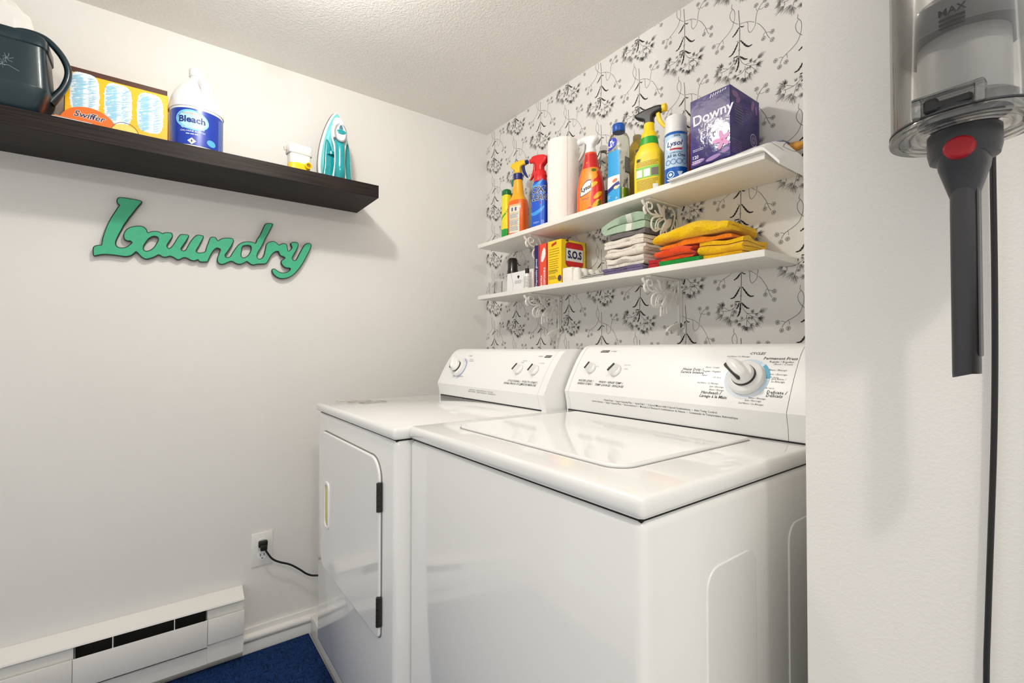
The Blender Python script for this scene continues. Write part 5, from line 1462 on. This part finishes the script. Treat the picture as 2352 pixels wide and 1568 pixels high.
obj('lettering', L.wrap(d_shift(text_mesh('HOUSEHOLD', .009, 'CENTER', .01), -.006, .120), -15, 0, .0017, .08), flat((232, 150, 60)), lb)
obj('hazard_mark', L.wrap(d_poly([(-.018, .030), (-.006, .019), (.006, .030), (-.006, .041)]), -15, 0, .0014, .08), flat((238, 238, 238)), lb)
obj('hazard_mark', L.wrap(d_shift(text_mesh('!', .013, 'CENTER', .03), -.006, .030), -15, 0, .0018, .08), flat((24, 24, 28)), lb)
obj('label_badge', L.wrap(d_ell(.050, .036, .014, .011, 20, 1, -.2), -15, 0, .0014, .08), flat((90, 176, 216)), lb)
obj('fine_print', L.wrap(text_lines(.076, .112, .126, .0042, 26, .0016, 94, .1), -15, 0, .0012, .08), flat((150, 176, 226)), lb)

# little white dispenser with yellow foot
t = thing('small_dispenser', 'small white plastic dispenser with yellow nozzle beside the iron', 'dispenser', (.15, -.969, FZ), math.radians(8))
DW = pl('dispenser_white', (240, 238, 232))
obj('dispenser_body', Loft([(.05, .024, .038, 5), (.09, .025, .039, 5)], 36).mesh(), DW, t)
obj('dispenser_lid', Loft([(.087, .0265, .0425, 5), (.089, .028, .044, 5), (.117, .028, .044, 5), (.122, .024, .040, 5)], 36).mesh(), DW, t)
obj('foot', Loft([(0, .022, .036, 4), (.002, .024, .038, 4), (.052, .0245, .0385, 4), (.058, .022, .036, 4)], 32).mesh(), pl('foot_yellow', (246, 208, 30)), t)
nz = lathe([(.0125, 0), (.0125, .016), (.009, .0165), (.008, .006)], 24, cap=False)
nz.transform(Matrix.Rotation(math.pi / 2, 4, 'Y')); nz.transform(Matrix.Translation((.02, .024, .047)))
obj('nozzle', nz, pl('foot_yellow', (246, 208, 30)), t)
obj('hook', tube([(.0, -.042, .10), (.0, -.052, .096), (0, -.056, .108)], .0012, 6), pl('hook_grey', (150, 148, 144)), t)

# steam iron standing on its heel
t = thing('steam_iron', 'teal and white steam iron standing on its heel on the floating shelf', 'iron', (.10, -.824, FZ + .0005), math.radians(-2))
def tear(w, h, z0=0.0, n=16, p=1.0):
    half = [(0.80, 0), (.93, .08), (1.0, .22), (.99, .34), (.92, .48), (.78, .63), (.56, .79), (.30, .92), (.10, .985), (0, 1.0)]
    pts = [(a * w, z0 + b * h) for a, b in half]
    q = [(v.x, v.y) for v in smooth_path([(a, b, 0) for a, b in pts], 3)]
    return q + [(-a, b) for a, b in q[-2::-1]]
ia = lambda me, x: lay(me, (x, 0, 0), (0, 1, 0), (0, 0, 1), 0)
obj('sole_plate', ia(curve_mesh([tear(.067, .315)], .005, .001), .0025), mat('sole_steel', (84, 84, 86), .35, .6), t)
obj('skirt', ia(curve_mesh([tear(.0655, .309, .001)], .018, .004, 0, 2), .014), pl('iron_white', (236, 238, 238)), t)
AQ = pl('aqua', (112, 206, 212), coat=.4)
obj('housing', ia(curve_mesh([tear(.058, .292, .004)], .034, .012, 0, 3), .036), AQ, t)
TL = mat('tank_teal', (14, 150, 158), .15, var=.08, nscale=40, coat=.6)
tk = [(-.055, .012), (-.052, .07), (-.050, .12), (-.044, .178), (-.030, .168), (-.018, .13), (-.012, .085), (-.014, .012)]
tkp = [(v.x, v.y) for v in smooth_path([(a, b, 0) for a, b in tk], 4, True)]
obj('water_tank', ia(curve_mesh([tkp], .030, .006, 0, 2), .042), TL, t)
obj('water_tank', ia(curve_mesh([[(-a, b) for a, b in tkp]], .030, .006, 0, 2), .042), TL, t)
obj('saddle', joinm(tube([(.05, 0, .262), (.066, 0, .25), (.078, 0, .22), (.082, 0, .18)], [.012, .022, .027, .022], 16, 4), tube([(.05, 0, .027), (.075, 0, .024), (.088, 0, .034)], [.024, .019, .016], 14, 4)), pl('iron_white', (236, 238, 238)), t)
obj('handle', tube([(.082, 0, .024), (.092, 0, .05), (.094, 0, .09), (.092, 0, .135), (.084, 0, .165)], [.023, .021, .018, .0185, .020], 16, 5), TL, t)
for sy in (-1, 1):
    obj('handle_trim', tube([(.084, .025 * sy, .012), (.090, .020 * sy, .05), (.090, .0165 * sy, .09), (.088, .019 * sy, .14), (.080, .027 * sy, .185), (.074, .024 * sy, .225), (.066, .010 * sy, .252)], .004, 8, 5), pl('iron_white', (236, 238, 238)), t)
ring = lay(curve_mesh([[(.024 * math.cos(a), .040 * math.sin(a)) for a in [2 * math.pi * i / 32 for i in range(32)]]], .008, .003), (.103, 0, .196), (0, 1, 0), (-.16, 0, 1), 0)
obj('control_ring', ring, pl('ring_grey', (150, 148, 154)), t)
cp = lay(curve_mesh([[(.019 * math.cos(a), .034 * math.sin(a)) for a in [2 * math.pi * i / 32 for i in range(32)]]], .010, .004), (.1055, 0, .194), (0, 1, 0), (-.16, 0, 1), 0)
obj('control_panel', cp, pl('iron_white', (236, 238, 238)), t)
obj('steam_button', lay(curve_mesh([[(.017 * math.cos(a), .010 * math.sin(a)) for a in [2 * math.pi * i / 24 for i in range(24)]]], .006, .002), (.1105, 0, .197), (0, 1, 0), (-.16, 0, 1), 0), TL, t)
obj('spray_button', lay(curve_mesh([[(-.008, .0), (.008, .0), (.004, .016), (-.004, .016)]], .006, .0015), (.1085, 0, .209), (0, 1, 0), (-.16, 0, 1), 0), pl('button_slate', (70, 120, 140)), t)
obj('temperature_dial', lathe([(.017, 0), (.017, .01), (.015, .012)], 24), TL, t, loc=(.055, -.024, .118))

# ------------------------------------------------------------------ stick vacuum hanging on the wall stub
VX, VY = 1.9815, -.785
t = thing('stick_vacuum', 'cordless stick vacuum with clear dust bin and grey crevice tool on the wall stub', 'vacuum', (VX, VY, 1.15))
CL = clear_mat('bin_clear', (248, 248, 247), .1, rough=.05)
CL2 = clear_mat('bin_base_clear', (240, 239, 237), .35, rough=.08)
DG = mat('vacuum_charcoal', (50, 51, 56), .38, var=.04, nscale=30)
def vp(name, me, m, par=t):
    me.transform(Matrix.Translation((0, 0, -1.15)))
    return obj(name, me, m, par)
vp('dust_bin', lathe([(.0535, 1.386), (.0535, 1.66), (.0515, 1.66), (.0515, 1.386)], 64, cap=False), CL)
vp('bin_door', lathe([(.026, 1.384), (.040, 1.379), (.0545, 1.3775), (.0552, 1.380), (.0545, 1.3835), (.050, 1.387), (.044, 1.397), (.036, 1.405), (.030, 1.407)], 64, cap=False), CL2)
for r in (.031, .038, .046):
    vp('door_ridge', lathe([(r, 1.3795), (r + .0012, 1.3775), (r + .0024, 1.3795)], 56, cap=False), CL2)
vp('seal_ring', lathe([(.0532, 1.3845), (.0548, 1.3848), (.0548, 1.3862), (.0532, 1.3862)], 64, cap=False), DG)
GC = clear_mat('core_smoke', (150, 150, 152), .3, rough=.2)
vp('inner_core', lathe([(.0328, 1.392), (.0328, 1.470)], 48, cap=False), mat('core_grey', (176, 175, 175), .35, var=.05, nscale=20, coat=.3))
vp('shroud_disc', lathe([(.033, 1.464), (.046, 1.4635), (.048, 1.468), (.047, 1.488), (.040, 1.492), (.034, 1.50)], 56, cap=False), mat('shroud_grey', (112, 112, 114), .35, var=.05, coat=.3))
vp('shroud_mesh', lathe([(.034, 1.498), (.036, 1.52), (.036, 1.66)], 48, cap=False), mat('shroud_pale', (214, 212, 208), .35, .3))
vp('latch', joinm(box(-.018, .014, -.0535, -.041, 1.388, 1.3955, .0015, 1), box(-.018, -.008, -.0545, -.043, 1.387, 1.399, .0015, 1)), mat('latch_black', (20, 20, 22), .4))
LH = clear_mat('latch_clear', (240, 240, 238), .5, rough=.06)
vp('latch_housing', joinm(box(-.026, -.0195, -.0565, -.042, 1.384, 1.401, .001, 1), box(.0155, .022, -.0565, -.042, 1.384, 1.403, .001, 1), box(-.026, .022, -.0570, -.044, 1.4000, 1.4025, .0008, 1)), LH)
vp('collar', lathe([(.0185, 1.352), (.0245, 1.354), (.0262, 1.362), (.0262, 1.379), (.024, 1.3815)], 40), DG)
secs = [(1.318, .0102, .010, 3), (1.345, .0178, .0185, 3), (1.352, .0182, .024, 3), (1.368, .0185, .0265, 2.6)]
vp('tool_neck', Loft(secs, 36).mesh(), DG)
bt = lathe([(.0098, -.004), (.0098, .0018), (.0082, .003)], 32)
bt.transform(Matrix.Rotation(math.radians(84), 4, 'X'))
bt.transform(Matrix.Translation((.001, -.0268, 1.3580)))
for v in bt.vertices:
    v.co.x *= 1.12
vp('release_button', bt, mat('button_red', (168, 18, 34), .35))
# crevice tool: flattened tube cut at a slant
me = Loft([(1.1465, .0093, .0135, 3.2), (1.152, .0095, .0138, 3.2), (1.30, .0098, .0125, 3), (1.345, .0098, .0115, 2.6)], 36).mesh()
for v in me.vertices:
    if v.co.z < 1.148:
        v.co.z += .004 + v.co.x * .30
vp('crevice_tool', me, mat('tool_graphite', (48, 47, 50), .42, var=.03, nscale=40))
vp('side_tab', box(.0088, .0108, -.008, .006, 1.168, 1.335, .0008, 1), mat('tool_graphite2', (70, 70, 73), .42), t)
Lb = Loft([(1.38, .0536, .0536, 2), (1.66, .0536, .0536, 2)], 64)
vp('max_mark', Lb.wrap(joinm(d_shift(text_mesh('MAX', .0085, 'CENTER', .02), 0, .006), d_rect(-.0085, .0085, -.0015, .001, 6), d_rect(-.0085, .0085, -.0052, -.003, 6), d_rect(-.0085, .0085, -.0082, -.0072, 6)), -88, 1.4655, .0006), INK)
vp('motor_body', lathe([(.0535, 1.66), (.057, 1.665), (.057, 1.76), (.050, 1.775), (.044, 1.85), (.03, 1.86)], 48), DG)
vp('wall_hook', box(-.03, .03, .045, .0945, 1.67, 1.75, .003, 1), DG)
t = thing('charging_cable', 'black cable hanging down the wall stub behind the vacuum', 'cable', (1.9899, -.7005, 0.001))
wobj('cable', tube([(1.9895, -.702, 1.62), (1.9898, -.7005, 1.379), (1.9897, -.70, 1.22), (1.9877, -.70, 1.085), (1.9816, -.70, .904), (1.979, -.70, .80), (1.977, -.70, .5), (1.98, -.70, .2), (1.99, -.701, .01)], .0026, 8, 6), BLK, t)
